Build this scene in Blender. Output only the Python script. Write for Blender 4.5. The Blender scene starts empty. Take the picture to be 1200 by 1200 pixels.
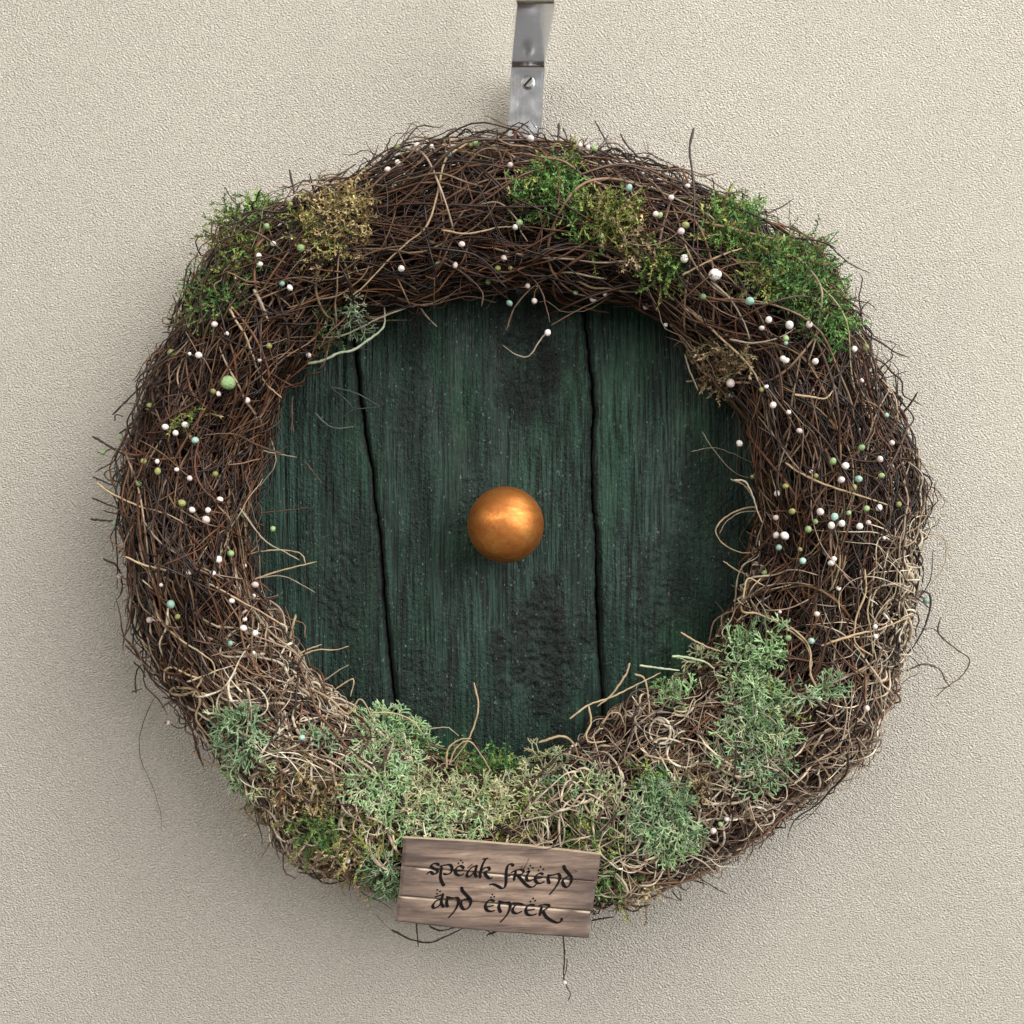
import bpy, math
import numpy as np
from math import radians, pi, sin, cos

rng = np.random.default_rng(11)
scene = bpy.context.scene
COL = scene.collection

# ------------------------------------------------------------------ camera
D = 0.68                       # camera to wall, metres
YM = -0.045                    # middle depth of the wreath
TH = 0.30 / (D + YM)           # tan of half the field of view
cam = bpy.data.cameras.new('camera')
cam.sensor_width = 36.0
cam.lens = 18.0 / TH
cam.clip_start = 0.01
cam.clip_end = 50
cam_o = bpy.data.objects.new('camera', cam)
cam_o.location = (0, -D, 0)
cam_o.rotation_euler = (radians(90), 0, 0)
COL.objects.link(cam_o)
scene.camera = cam_o

# ------------------------------------------------------------------ light
world = bpy.data.worlds.new('World')
scene.world = world
world.use_nodes = True
bg = world.node_tree.nodes['Background']
bg.inputs['Color'].default_value = (1.0, 0.94, 0.86, 1)
bg.inputs['Strength'].default_value = 0.31


def area_light(name, loc, target, sx, sy, power, color):
    l = bpy.data.lights.new(name, 'AREA')
    l.shape = 'RECTANGLE'
    l.size, l.size_y = sx, sy
    l.energy = power
    l.color = color
    o = bpy.data.objects.new(name, l)
    o.location = loc
    d = np.array(target, float) - np.array(loc, float)
    yaw = math.atan2(d[0], -d[1])
    pitch = math.atan2(math.hypot(d[0], d[1]), -d[2])
    o.rotation_euler = (pitch, 0, math.atan2(-d[0], d[1]))
    COL.objects.link(o)
    return o


area_light('ceiling_panel_light', (2.3, -2.6, 1.35), (0, 0, 0), 3.0, 2.4, 205, (1.0, 0.99, 0.96))
area_light('overhead_panel_light', (1.25, -0.95, 2.0), (0, 0, 0), 1.2, 0.9, 44, (1.0, 0.955, 0.87))
area_light('far_ceiling_panel_light', (-1.6, -2.6, 1.5), (0, 0, 0), 2.6, 1.8, 62, (1.0, 0.95, 0.87))

scene.view_settings.view_transform = 'Standard'
scene.view_settings.look = 'None'
scene.view_settings.gamma = 1.0
scene.view_settings.exposure = 0.03
scene.render.resolution_x = 1024
scene.render.resolution_y = 1024


# ------------------------------------------------------------------ helpers
def P(px, py, y):
    """photo pixel (1200 wide) on the plane at depth y -> world point"""
    s = 2 * TH * (D + y) / 1200.0
    px = np.asarray(px, float)
    py = np.asarray(py, float)
    return np.stack([(px - 600) * s, np.broadcast_to(np.asarray(y, float), px.shape) * 1.0, (600 - py) * s], -1)


def tag(o, label=None, cat=None, group=None, kind=None):
    for k, v in (('label', label), ('category', cat), ('group', group), ('kind', kind)):
        if v:
            o[k] = v
    return o


def empty(name, loc):
    o = bpy.data.objects.new(name, None)
    o.location = loc
    o.empty_display_size = 0.02
    COL.objects.link(o)
    return o


def link(name, me, mat, parent=None):
    o = bpy.data.objects.new(name, me)
    for m in (mat if isinstance(mat, (list, tuple)) else [mat]):
        me.materials.append(m)
    COL.objects.link(o)
    if parent is not None:
        o.parent = parent
        o.matrix_parent_inverse.translation = [-c for c in parent.location]
    return o


def mesh_quads(name, V, F, C=None, smooth=True, midx=None):
    """V (n,3), F (m,4) -> mesh; C (n,3) per-vertex paint colour"""
    V = np.ascontiguousarray(V, dtype=np.float32)
    F = np.ascontiguousarray(F, dtype=np.int32)
    me = bpy.data.meshes.new(name)
    me.vertices.add(len(V))
    me.vertices.foreach_set('co', V.ravel())
    n = F.shape[1]
    me.loops.add(F.size)
    me.loops.foreach_set('vertex_index', F.ravel())
    me.polygons.add(len(F))
    me.polygons.foreach_set('loop_start', np.arange(0, F.size, n, dtype=np.int32))
    me.polygons.foreach_set('loop_total', np.full(len(F), n, dtype=np.int32))
    me.polygons.foreach_set('use_smooth', np.full(len(F), smooth, dtype=bool))
    if midx is not None:
        me.polygons.foreach_set('material_index', np.asarray(midx, dtype=np.int32))
    if C is not None:
        a = me.color_attributes.new('col', 'FLOAT_COLOR', 'POINT')
        c4 = np.ones((len(V), 4), dtype=np.float32)
        c4[:, :3] = C
        a.data.foreach_set('color', c4.ravel())
    me.update(calc_edges=True)
    me.validate()
    return me


def tubes(pts, rad, S=4, col=None):
    """pts (N,K,3), rad (N,K), col (N,3) or (N,K,3) -> V,F,C"""
    N, K, _ = pts.shape
    t = np.gradient(pts, axis=1)
    t /= np.linalg.norm(t, axis=2, keepdims=True) + 1e-12
    ref = np.where(np.abs(t[:, 0, 1:2]) < 0.8, np.array([[0, 1.0, 0]]), np.array([[1.0, 0, 0]]))
    n = np.cross(t[:, 0], ref)
    n /= np.linalg.norm(n, axis=1, keepdims=True) + 1e-12
    V = np.empty((N, K, S, 3))
    ang = np.arange(S) * 2 * pi / S
    ca, sa = np.cos(ang)[None, :, None], np.sin(ang)[None, :, None]
    for k in range(K):
        n = n - (n * t[:, k]).sum(1, keepdims=True) * t[:, k]
        n /= np.linalg.norm(n, axis=1, keepdims=True) + 1e-12
        b = np.cross(t[:, k], n)
        V[:, k] = pts[:, k, None, :] + rad[:, k, None, None] * (n[:, None] * ca + b[:, None] * sa)
    idx = np.arange(N * K * S).reshape(N, K, S)
    nx = np.roll(idx, -1, axis=2)
    F = np.stack([idx[:, :-1], nx[:, :-1], nx[:, 1:], idx[:, 1:]], -1).reshape(-1, 4)
    if col is None:
        C = None
    else:
        if col.ndim == 2:
            col = col[:, None, :]
        C = np.broadcast_to(col[:, :, None, :], (N, K, S, 3)).reshape(-1, 3)
    return V.reshape(-1, 3), F, C


def join(parts):
    Vs, Fs, Cs, off = [], [], [], 0
    for V, F, C in parts:
        Vs.append(V)
        Fs.append(F + off)
        Cs.append(C)
        off += len(V)
    return np.concatenate(Vs), np.concatenate(Fs), np.concatenate(Cs)


def smooth_path(pts, K):
    """Catmull-Rom through pts (m,d) resampled to K"""
    p = np.asarray(pts, float)
    if len(p) == 2:
        p = np.array([p[0], p[0] * .66 + p[1] * .34, p[0] * .33 + p[1] * .67, p[1]])
    q = np.vstack([2 * p[0] - p[1], p, 2 * p[-1] - p[-2]])
    seg = np.linalg.norm(np.diff(p, axis=0), axis=1)
    cum = np.concatenate([[0], np.cumsum(seg)])
    out = []
    for s in np.linspace(0, cum[-1] * 0.99999, K):
        i = min(np.searchsorted(cum, s, side='right') - 1, len(seg) - 1)
        u = (s - cum[i]) / max(seg[i], 1e-9)
        a, b, c, d = q[i], q[i + 1], q[i + 2], q[i + 3]
        out.append(0.5 * (2 * b + (c - a) * u + (2 * a - 5 * b + 4 * c - d) * u * u + (3 * b - a - 3 * c + d) * u ** 3))
    return np.array(out)


def vnoise(x, z, fx, fz, seed):
    """smooth 2-D value noise in [-1,1]"""
    r = np.random.default_rng(seed)
    T = r.uniform(-1, 1, (256, 256))
    X, Z = x * fx + 100.37, z * fz + 100.71
    ix, iz = np.floor(X).astype(int), np.floor(Z).astype(int)
    u, v = X - ix, Z - iz
    u, v = u * u * (3 - 2 * u), v * v * (3 - 2 * v)
    g = lambda i, j: T[i % 256, j % 256]
    return (g(ix, iz) * (1 - u) + g(ix + 1, iz) * u) * (1 - v) + (g(ix, iz + 1) * (1 - u) + g(ix + 1, iz + 1) * u) * v


# ------------------------------------------------------------------ materials
def mat_new(name):
    m = bpy.data.materials.new(name)
    m.use_nodes = True
    nt = m.node_tree
    b = nt.nodes['Principled BSDF']
    return m, nt, b


def nd(nt, kind, **kw):
    n = nt.nodes.new(kind)
    for k, v in kw.items():
        if k.startswith('in_'):
            n.inputs[k[3:].replace('_', ' ')].default_value = v
        else:
            setattr(n, k, v)
    return n


def ramp(nt, src, stops):
    r = nd(nt, 'ShaderNodeValToRGB')
    e = r.color_ramp.elements
    while len(e) > 1:
        e.remove(e[-1])
    e[0].position, e[0].color = stops[0][0], (*stops[0][1], 1) if len(stops[0][1]) == 3 else stops[0][1]
    for p, c in stops[1:]:
        k = e.new(p)
        k.color = (*c, 1)
    nt.links.new(src, r.inputs[0])
    return r.outputs[0]


def mapping(nt, scale, rot=(0, 0, 0), coord='Object'):
    tc = nd(nt, 'ShaderNodeTexCoord')
    mp = nd(nt, 'ShaderNodeMapping')
    mp.inputs['Scale'].default_value = scale
    mp.inputs['Rotation'].default_value = rot
    nt.links.new(tc.outputs[coord], mp.inputs[0])
    return mp.outputs[0]


def noise(nt, vec, scale, detail=3.0, rough=0.55, dist=0.0):
    n = nd(nt, 'ShaderNodeTexNoise')
    n.inputs['Scale'].default_value = scale
    n.inputs['Detail'].default_value = detail
    n.inputs['Roughness'].default_value = rough
    n.inputs['Distortion'].default_value = dist
    nt.links.new(vec, n.inputs['Vector'])
    return n.outputs['Fac']


def mixc(nt, fac, a, b, mode='MIX'):
    m = nd(nt, 'ShaderNodeMix', data_type='RGBA', blend_type=mode)
    for v, i in ((fac, 0), (a, 6), (b, 7)):
        if hasattr(v, 'links'):
            nt.links.new(v, m.inputs[i])
        elif isinstance(v, (int, float)):
            m.inputs[i].default_value = v
        else:
            m.inputs[i].default_value = (*v, 1)
    return m.outputs[2]


def mathn(nt, op, a, b=None, clamp=False):
    m = nd(nt, 'ShaderNodeMath', operation=op, use_clamp=clamp)
    for v, i in ((a, 0), (b, 1)):
        if v is None:
            continue
        if hasattr(v, 'links'):
            nt.links.new(v, m.inputs[i])
        else:
            m.inputs[i].default_value = v
    return m.outputs[0]


def bump(nt, h, strength, dist, bsdf, prev=None):
    b = nd(nt, 'ShaderNodeBump')
    b.inputs['Strength'].default_value = strength
    b.inputs['Distance'].default_value = dist
    nt.links.new(h, b.inputs['Height'])
    if prev is not None:
        nt.links.new(prev, b.inputs['Normal'])
    nt.links.new(b.outputs[0], bsdf.inputs['Normal'])
    return b.outputs[0]


def mat_wall():
    m, nt, b = mat_new('embossed_vinyl_wallcovering')
    v = mapping(nt, (1, 1, 1))
    # stretched a little along the falling diagonal, as the emboss is
    vd = mapping(nt, (1.0, 1.0, 1.30), rot=(0, radians(32), 0))
    big = noise(nt, v, 5.0, 2)
    c = ramp(nt, big, [(0.3, (0.70, 0.66, 0.59)), (0.7, (0.76, 0.72, 0.645))])
    fine = noise(nt, vd, 700, 2.5, 0.6)
    c = mixc(nt, ramp(nt, fine, [(0.35, (.0, .0, .0)), (0.75, (.62, .62, .62))]), c, (0.36, 0.32, 0.26))
    nt.links.new(c, b.inputs['Base Color'])
    b.inputs['Roughness'].default_value = 0.52
    b.inputs['Specular IOR Level'].default_value = 0.35
    h1 = noise(nt, vd, 800, 2.0, 0.55, 0.2)
    bump(nt, h1, 1.0, 0.0054, b)
    return m


def mat_fibre(name, rough=0.55, spec=0.4, var=0.35):
    m, nt, b = mat_new(name)
    at = nd(nt, 'ShaderNodeAttribute', attribute_name='col')
    v = mapping(nt, (1, 1, 1))
    f = noise(nt, v, 260, 2)
    dark = mixc(nt, 1.0, at.outputs['Color'], (1 - var, 1 - var, 1 - var), 'MULTIPLY')
    c = mixc(nt, ramp(nt, f, [(0.35, (0, 0, 0)), (0.65, (1, 1, 1))]), dark, at.outputs['Color'])
    nt.links.new(c, b.inputs['Base Color'])
    b.inputs['Roughness'].default_value = rough
    b.inputs['Specular IOR Level'].default_value = spec
    bump(nt, noise(nt, v, 1500, 2), 0.5, 0.0004, b)
    return m


def mat_door(name, dx=0.0):
    m, nt, b = mat_new(name)
    v0 = mapping(nt, (1, 1, 1))
    vs = mapping(nt, (1, 1, 0.045))            # long vertical brush streaks
    vm = mapping(nt, (1, 1, 0.16))
    streak = noise(nt, vs, 620, 3, 0.65)
    streak2 = noise(nt, vm, 95, 4, 0.6, 0.3)
    patch = noise(nt, mapping(nt, (1, 1, 0.45)), 17, 3, 0.55)
    base = ramp(nt, streak2, [(0.30, (0.0025, 0.009, 0.006)), (0.48, (0.006, 0.025, 0.016)), (0.72, (0.015, 0.046, 0.033))])
    # brighter green and bluish grey dry-brushed areas
    green = ramp(nt, noise(nt, mapping(nt, (1, 1.7, 0.35)), 23, 3), [(0.52, (0, 0, 0)), (0.72, (1, 1, 1))])
    base = mixc(nt, mathn(nt, 'MULTIPLY', green, 0.75), base, (0.014, 0.070, 0.027))
    grey = ramp(nt, patch, [(0.46, (0, 0, 0)), (0.68, (1, 1, 1))])
    gs = mathn(nt, 'MULTIPLY', grey, ramp(nt, streak, [(0.42, (0.15, 0.15, 0.15)), (0.62, (1, 1, 1))]))
    base = mixc(nt, mathn(nt, 'MULTIPLY', gs, 0.85), base, (0.034, 0.074, 0.060))
    lines = ramp(nt, streak, [(0.36, (0.12, 0.12, 0.12)), (0.56, (1, 1, 1))])
    base = mixc(nt, 1.0, base, lines, 'MULTIPLY')
    # burnt knots: charred crackled paint, painted by the vertex attribute
    at = nd(nt, 'ShaderNodeAttribute', attribute_name='col')
    sep = nd(nt, 'ShaderNodeSeparateColor')
    nt.links.new(at.outputs['Color'], sep.inputs[0])
    base = mixc(nt, mathn(nt, 'MULTIPLY', sep.outputs[0], 0.9), base, (0.008, 0.010, 0.010))
    base = mixc(nt, sep.outputs[1], base, (0.016, 0.014, 0.016))
    fl = noise(nt, mapping(nt, (1, 1, 0.6)), 720, 1.0, 0.4)
    fl = ramp(nt, fl, [(0.70, (0, 0, 0)), (0.76, (1, 1, 1))])
    base = mixc(nt, mathn(nt, 'MULTIPLY', fl, 0.5), base, (0.16, 0.21, 0.19))  # sparkling glints put into the paint colour as tiny pale specks
    nt.links.new(base, b.inputs['Base Color'])
    rr = ramp(nt, noise(nt, v0, 420, 2), [(0.35, (0.40, 0.40, 0.40)), (0.7, (0.70, 0.70, 0.70))])
    nt.links.new(rr, b.inputs['Roughness'])
    b.inputs['Specular IOR Level'].default_value = 0.30
    n1 = bump(nt, streak, 1.0, 0.0017, b)
    grit = noise(nt, mapping(nt, (1, 1, 0.75)), 520, 3, 0.7)
    gm = mathn(nt, 'MULTIPLY', grit, mathn(nt, 'ADD', ramp(nt, noise(nt, mapping(nt, (1, 1, 0.3)), 38, 2), [(0.42, (0.1, 0.1, 0.1)), (0.62, (1, 1, 1))]), sep.outputs[0]))
    bump(nt, gm, 1.0, 0.0026, b, n1)
    return m


def mat_copper():
    m, nt, b = mat_new('antique_gold_paint')
    v = mapping(nt, (1, 1, 1))
    vs = mapping(nt, (0.7, 1, 1.2), rot=(0, radians(40), 0))
    f = noise(nt, vs, 80, 5, 0.65, 0.8)
    c = ramp(nt, f, [(0.3, (0.28, 0.095, 0.024)), (0.5, (0.45, 0.165, 0.040)), (0.72, (0.62, 0.28, 0.075))])
    f2 = noise(nt, v, 260, 2)
    c = mixc(nt, ramp(nt, f2, [(0.60, (0, 0, 0)), (0.75, (0.5, 0.5, 0.5))]), c, (0.20, 0.075, 0.025))
    nt.links.new(c, b.inputs['Base Color'])
    b.inputs['Metallic'].default_value = 0.82
    nt.links.new(ramp(nt, f, [(0.3, (0.58, 0.58, 0.58)), (0.7, (0.42, 0.42, 0.42))]), b.inputs['Roughness'])
    bump(nt, noise(nt, v, 520, 3, 0.6), 0.45, 0.0003, b)
    return m


def mat_metal(name, col, rough, brushed=0.3):
    m, nt, b = mat_new(name)
    vs = mapping(nt, (1, 1, 0.04))
    f = noise(nt, vs, 900, 3)
    nt.links.new(ramp(nt, f, [(0.2, tuple(c * 0.86 for c in col)), (0.8, col)]), b.inputs['Base Color'])
    b.inputs['Metallic'].default_value = 1.0
    nt.links.new(ramp(nt, noise(nt, mapping(nt, (1, 1, 1)), 120, 4), [(0.3, (rough,) * 3), (0.75, (rough + 0.12,) * 3)]), b.inputs['Roughness'])
    bump(nt, f, brushed, 0.00008, b)
    return m


def mat_sign():
    m, nt, b = mat_new('printed_barn_wood')
    v = mapping(nt, (0.10, 1, 1))
    f = noise(nt, v, 260, 7, 0.72, 0.35)
    c = ramp(nt, f, [(0.30, (0.055, 0.040, 0.036)), (0.43, (0.150, 0.106, 0.085)), (0.53, (0.225, 0.162, 0.128)), (0.62, (0.30, 0.22, 0.172)), (0.74, (0.56, 0.45, 0.36))])
    f2 = noise(nt, mapping(nt, (0.07, 1, 1)), 800, 4, 0.7)
    c = mixc(nt, ramp(nt, f2, [(0.30, (0.8, 0.8, 0.8)), (0.42, (0, 0, 0))]), c, (0.085, 0.055, 0.047))
    # inked dark borders: stain by the plank's own paint attribute
    at = nd(nt, 'ShaderNodeAttribute', attribute_name='col')
    sep = nd(nt, 'ShaderNodeSeparateColor')
    nt.links.new(at.outputs['Color'], sep.inputs[0])
    stain = mathn(nt, 'MULTIPLY', sep.outputs[0], ramp(nt, noise(nt, mapping(nt, (0.25, 1, 1)), 120, 4), [(0.3, (0.25,) * 3), (0.65, (1, 1, 1))]))
    c = mixc(nt, mathn(nt, 'MULTIPLY', stain, 0.92), c, (0.050, 0.038, 0.038))
    c = mixc(nt, mathn(nt, 'MULTIPLY', sep.outputs[1], 0.8), c, (0.66, 0.56, 0.47))  # painted highlight along the plank joints
    nt.links.new(c, b.inputs['Base Color'])
    b.inputs['Roughness'].default_value = 0.7
    b.inputs['Specular IOR Level'].default_value = 0.2
    bump(nt, f2, 0.25, 0.0003, b)
    return m


def mat_plain(name, col, rough=0.6, spec=0.3, var=0.12, scale=120, coat=0.0):
    m, nt, b = mat_new(name)
    f = noise(nt, mapping(nt, (1, 1, 1)), scale, 3)
    nt.links.new(ramp(nt, f, [(0.25, tuple(c * (1 - 2 * var) for c in col)), (0.75, col)]), b.inputs['Base Color'])
    b.inputs['Roughness'].default_value = rough
    b.inputs['Specular IOR Level'].default_value = spec
    return m


M_wall = mat_wall()
M_twig = mat_fibre('dry_brown_twig', 0.45, 0.42, 0.4)
M_tend = mat_fibre('dry_tan_tendril', 0.6, 0.3, 0.25)
M_moss = mat_fibre('sheet_moss', 0.75, 0.2, 0.4)
M_lich = mat_fibre('dyed_reindeer_moss', 0.75, 0.2, 0.3)
M_door = mat_door('dry_brushed_green_paint')
M_dark = mat_plain('black_stained_backing', (0.012, 0.011, 0.011), 0.8, 0.2)
M_knob = mat_copper()
M_steel = mat_metal('satin_aluminium', (0.88, 0.90, 0.94), 0.13)
M_screw = mat_metal('dull_zinc', (0.42, 0.41, 0.40), 0.34)
M_sign = mat_sign()
M_raw = mat_plain('raw_wood_edge', (0.52, 0.42, 0.30), 0.7, 0.2, 0.15, 300)
M_ink = mat_plain('black_ink', (0.004, 0.0035, 0.004), 0.6, 0.15)
def mat_bead(name, a, b2):
    m, nt, b = mat_new(name)
    oi = nd(nt, 'ShaderNodeObjectInfo')
    c = mixc(nt, oi.outputs['Random'], a, b2)
    f = noise(nt, mapping(nt, (1, 1, 1)), 2.2, 4)
    c = mixc(nt, ramp(nt, f, [(0.52, (0, 0, 0)), (0.72, (0.6, 0.6, 0.6))]), c, tuple(x * .55 for x in b2))
    nt.links.new(c, b.inputs['Base Color'])
    nt.links.new(ramp(nt, f, [(0.3, (.35,) * 3), (.7, (.7,) * 3)]), b.inputs['Roughness'])
    bump(nt, f, .3, .1, b)
    return m


BEADM = {
    'w': mat_bead('white_bead', (0.82, 0.79, 0.77), (0.70, 0.62, 0.58)),
    'p': mat_bead('blush_bead', (0.74, 0.62, 0.61), (0.56, 0.44, 0.42)),
    'g': mat_bead('leaf_green_bead', (0.30, 0.42, 0.19), (0.16, 0.26, 0.11)),
    'o': mat_bead('olive_bead', (0.31, 0.33, 0.11), (0.17, 0.18, 0.06)),
    't': mat_bead('mint_bead', (0.38, 0.56, 0.48), (0.22, 0.38, 0.32)),
}

# ------------------------------------------------------------------ wall
wv = np.array([[-1.2, 0, -1.2], [1.2, 0, -1.2], [1.2, 0, 1.2], [-1.2, 0, 1.2],
               [-1.2, 0.02, -1.2], [1.2, 0.02, -1.2], [1.2, 0.02, 1.2], [-1.2, 0.02, 1.2]])
wf = np.array([[0, 1, 2, 3], [5, 4, 7, 6], [4, 0, 3, 7], [1, 5, 6, 2], [3, 2, 6, 7], [4, 5, 1, 0]])
wall = link('wall', mesh_quads('wall', wv, wf, smooth=False), M_wall)
tag(wall, 'beige finely embossed vinyl wall behind the wreath', 'wall', kind='structure')

# ------------------------------------------------------------------ wreath ring shape
CX, CY = 600.0, 612.0
OUT = [(595, 160), (700, 172), (790, 203), (870, 245), (940, 295), (1000, 365), (1035, 440), (1058, 540), (1062, 640),
       (1056, 720), (1040, 800), (985, 890), (920, 950), (840, 1005), (760, 1045), (690, 1060), (600, 1064), (510, 1060),
       (430, 1040), (360, 1005), (308, 928), (242, 855), (198, 793), (174, 716), (162, 640), (160, 560), (175, 480),
       (205, 400), (250, 325), (305, 262), (375, 218), (460, 184), (530, 164)]
INN = [(590, 340), (680, 342), (765, 372), (825, 430), (868, 500), (886, 580), (884, 660), (866, 730), (805, 795),
       (740, 840), (680, 878), (600, 908), (520, 893), (440, 855), (375, 800), (325, 740), (300, 670), (290, 600),
       (305, 510), (340, 440), (405, 382), (500, 345)]
PXM = 0.0005                                  # metres per pixel at depth YM


def polar_table(pts):
    p = np.array(pts, float)
    th = np.arctan2(CY - p[:, 1], p[:, 0] - CX)
    r = np.hypot(p[:, 0] - CX, p[:, 1] - CY) * PXM
    o = np.argsort(th)
    th, r = th[o], r[o]
    return np.concatenate([th - 2 * pi, th, th + 2 * pi]), np.tile(r, 3)


TO, TI = polar_table(OUT), polar_table(INN)
CZ, CXW = (600 - CY) * PXM, (CX - 600) * PXM
BD = 0.039                                   # half depth of the ring


def wrap(th):
    return (th + pi) % (2 * pi) - pi


def ring_ra(th):
    t = wrap(th)
    ro, ri = np.interp(t, *TO), np.interp(t, *TI)
    return (ro + ri) / 2, (ro - ri) / 2


DOOR_Y = -0.023
DOOR_R = 0.166


def clamp_pt(p):
    r = np.hypot(p[..., 0] - CXW, p[..., 2] - CZ)
    lim = np.where(r < DOOR_R + 0.002, DOOR_Y - 0.0045, -0.002)
    p[..., 1] = np.minimum(p[..., 1], lim)
    return p


def ring_pt(th, phi, rho):
    rc, a = ring_ra(th)
    rho = rho * (0.95 + 0.095 * np.sin(5 * th + 2.1 * np.sin(phi) + 0.7) * np.cos(3 * th - phi) + 0.05 * np.sin(11 * th + 2 * phi) + 0.03 * np.sin(17 * th - 3 * phi + 1))
    r = rc + a * rho * np.cos(phi)
    y = YM - BD * rho * np.sin(phi)
    return clamp_pt(np.stack([CXW + r * np.cos(th), y, CZ + r * np.sin(th)], -1))


def px_to_ring(px, py, yguess=-0.075):
    """photo pixel -> (theta, u, y on the ring's front surface, world point)"""
    px, py = np.asarray(px, float), np.asarray(py, float)
    y = np.full(px.shape, yguess)
    for _ in range(3):
        p = P(px, py, y)
        th = np.arctan2(p[..., 2] - CZ, p[..., 0] - CXW)
        rc, a = ring_ra(th)
        u = (np.hypot(p[..., 2] - CZ, p[..., 0] - CXW) - rc) / a
        y = YM - BD * np.sqrt(np.clip(1 - u * u, 0.0, 1))
    p = P(px, py, y)
    return th, u, y, p


def walk(N, th0, phi0, rho0, h0, k0, kvar, ds, K, rvar=0.05, lift=None, bulge=0.0):
    """random walks over the ring's surface; returns (N,K,3)"""
    th, phi, h = th0.copy(), phi0.copy(), h0.copy()
    kap = k0.copy()
    out = np.empty((N, K, 3))
    ph1, ph2 = rng.uniform(0, 6.28, N), rng.uniform(0, 6.28, N)
    for k in range(K):
        t = k / (K - 1)
        rho = rho0 + rvar * (np.sin(ph1 + 9 * t) + 0.6 * np.sin(ph2 + 17 * t))
        rho = rho + bulge * sin(pi * t)
        if lift is not None:
            rho = rho + lift * t ** 2.2
        out[:, k] = ring_pt(th, phi, rho)
        rc, a = ring_ra(th)
        r = rc + a * rho * np.cos(phi)
        th = th + ds * np.cos(h) / r
        phi = phi + ds * np.sin(h) / (0.042 * np.maximum(rho, 0.35))
        h = h + kap * ds
        kap = kap * 0.86 + k0 * 0.14 + rng.normal(0, 1, N) * kvar
    return out


def twig_cols(N, light=0.0):
    pal = np.array([[0.014, 0.0075, 0.006], [0.030, 0.0145, 0.0095], [0.068, 0.028, 0.014], [0.150, 0.066, 0.032],
                    [0.22, 0.135, 0.078], [0.38, 0.28, 0.19]])
    w = np.array([0.20, 0.24, 0.24, 0.19, 0.09, 0.04])
    if light:
        w = w + light * np.array([-0.15, -0.12, 0, 0.07, 0.12, 0.08])
        w = np.clip(w, 0, 1)
        w /= w.sum()
    c = pal[rng.choice(len(pal), N, p=w)] * .88
    return c * rng.uniform(0.75, 1.25, (N, 1)) * rng.uniform(0.92, 1.08, (N, 3))


def taper(N, K, r0, r1, pw=2.0, knob=0.08):
    t = np.linspace(0, 1, K)[None]
    r = r0[:, None] * (1 - (1 - r1) * t ** pw)
    r[:, 0] *= 0.6
    r[:, -1] *= 0.55
    return r * (1 + knob * rng.normal(0, 1, (N, K)))


wreath = empty('twig_wreath', (CXW, -0.004, (600 - 1075) * PXM))
tag(wreath, 'round wreath of dry brown twigs with moss and tan tendrils, framing the green door', 'wreath')


def tube_child(name, parent, pts, rad, col, mat, S=6, kind=None):
    V, F, C = tubes(pts, rad, S, col)
    o = link(name, mesh_quads(name, V, F, C), mat, parent)
    if kind:
        o['kind'] = kind
    return o


# ---- the bulk of the twigs
def twig_batch(N, lo, hi, spread, len_lo, len_hi, K, r_lo, r_hi, S, lift_p=0.2, th_fn=None, light=0.0, kv=4.5, bulge=0.0, phi_rng=None):
    th0 = rng.uniform(-pi, pi, N) if th_fn is None else th_fn(N)
    phi0 = rng.uniform(-0.55 * pi, 1.35 * pi, N)
    phi0 = np.where(rng.random(N) < 0.65, rng.uniform(-0.1 * pi, 1.1 * pi, N), phi0)
    if phi_rng:
        phi0 = rng.uniform(phi_rng[0], phi_rng[1], N)
    rho0 = rng.uniform(lo, hi, N)
    h0 = rng.normal(0, spread, N) + np.where(rng.random(N) < 0.5, 0, pi)
    k0 = rng.normal(0, 9, N)
    ds = rng.uniform(len_lo, len_hi, N) / (K - 1)
    lift = np.where(rng.random(N) < lift_p, rng.uniform(0.1, 0.42, N), 0.0)
    pts = walk(N, th0, phi0, rho0, h0, k0, kv, ds, K, 0.045, lift, bulge * rng.uniform(.2, 1, N))
    rad = taper(N, K, rng.uniform(r_lo, r_hi, N), 0.6)
    return pts, rad, twig_cols(N, light)


parts = []
p, r, c = twig_batch(1300, 0.15, 0.65, 0.25, 0.08, 0.18, 12, 0.0006, 0.0010, 4, 0.0)
parts.append(tubes(p, r, 3, c))
p, r, c = twig_batch(2000, 0.58, 0.92, 0.33, 0.06, 0.17, 14, 0.00040, 0.00080, 4, 0.06)
parts.append(tubes(p, r, 4, c))
p, r, c = twig_batch(1000, 0.86, 1.03, 0.55, 0.05, 0.13, 16, 0.00036, 0.00072, 4, 0.16)
parts.append(tubes(p, r, 4, c))
p, r, c = twig_batch(520, 0.88, 1.00, 0.45, 0.05, 0.13, 18, 0.00040, 0.00075, 4, 0.05, None, 0.1, 6, 0.22)
parts.append(tubes(p, r, 5, c))
p, r, c = twig_batch(520, 0.96, 1.08, 0.75, 0.02, 0.06, 12, 0.00018, 0.00036, 4, 0.6, None, 0.1, 12, 0.14)
parts.append(tubes(p, r, 3, c))
left = lambda n: rng.normal(pi, 0.6, n)
p, r, c = twig_batch(240, 0.92, 1.05, 1.1, 0.02, 0.055, 12, 0.00030, 0.00062, 4, 1.0, None, 0.0, 10, 0.05, (-.2 * pi, .28 * pi))
parts.append(tubes(p, r, 4, c))
p, r, c = twig_batch(150, 0.95, 1.08, 1.2, 0.025, 0.065, 12, 0.00030, 0.00068, 4, 1.0, left, 0.0, 12, 0.12, (-.2 * pi, .28 * pi))
parts.append(tubes(p, r, 4, c))
p, r, c = twig_batch(600, 0.90, 1.08, 0.95, 0.025, 0.085, 14, 0.00035, 0.00068, 4, 0.5, left, 0.1, 10, 0.2)
parts.append(tubes(p, r, 4, c))
right = lambda n: rng.normal(-0.1, 0.5, n)
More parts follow.
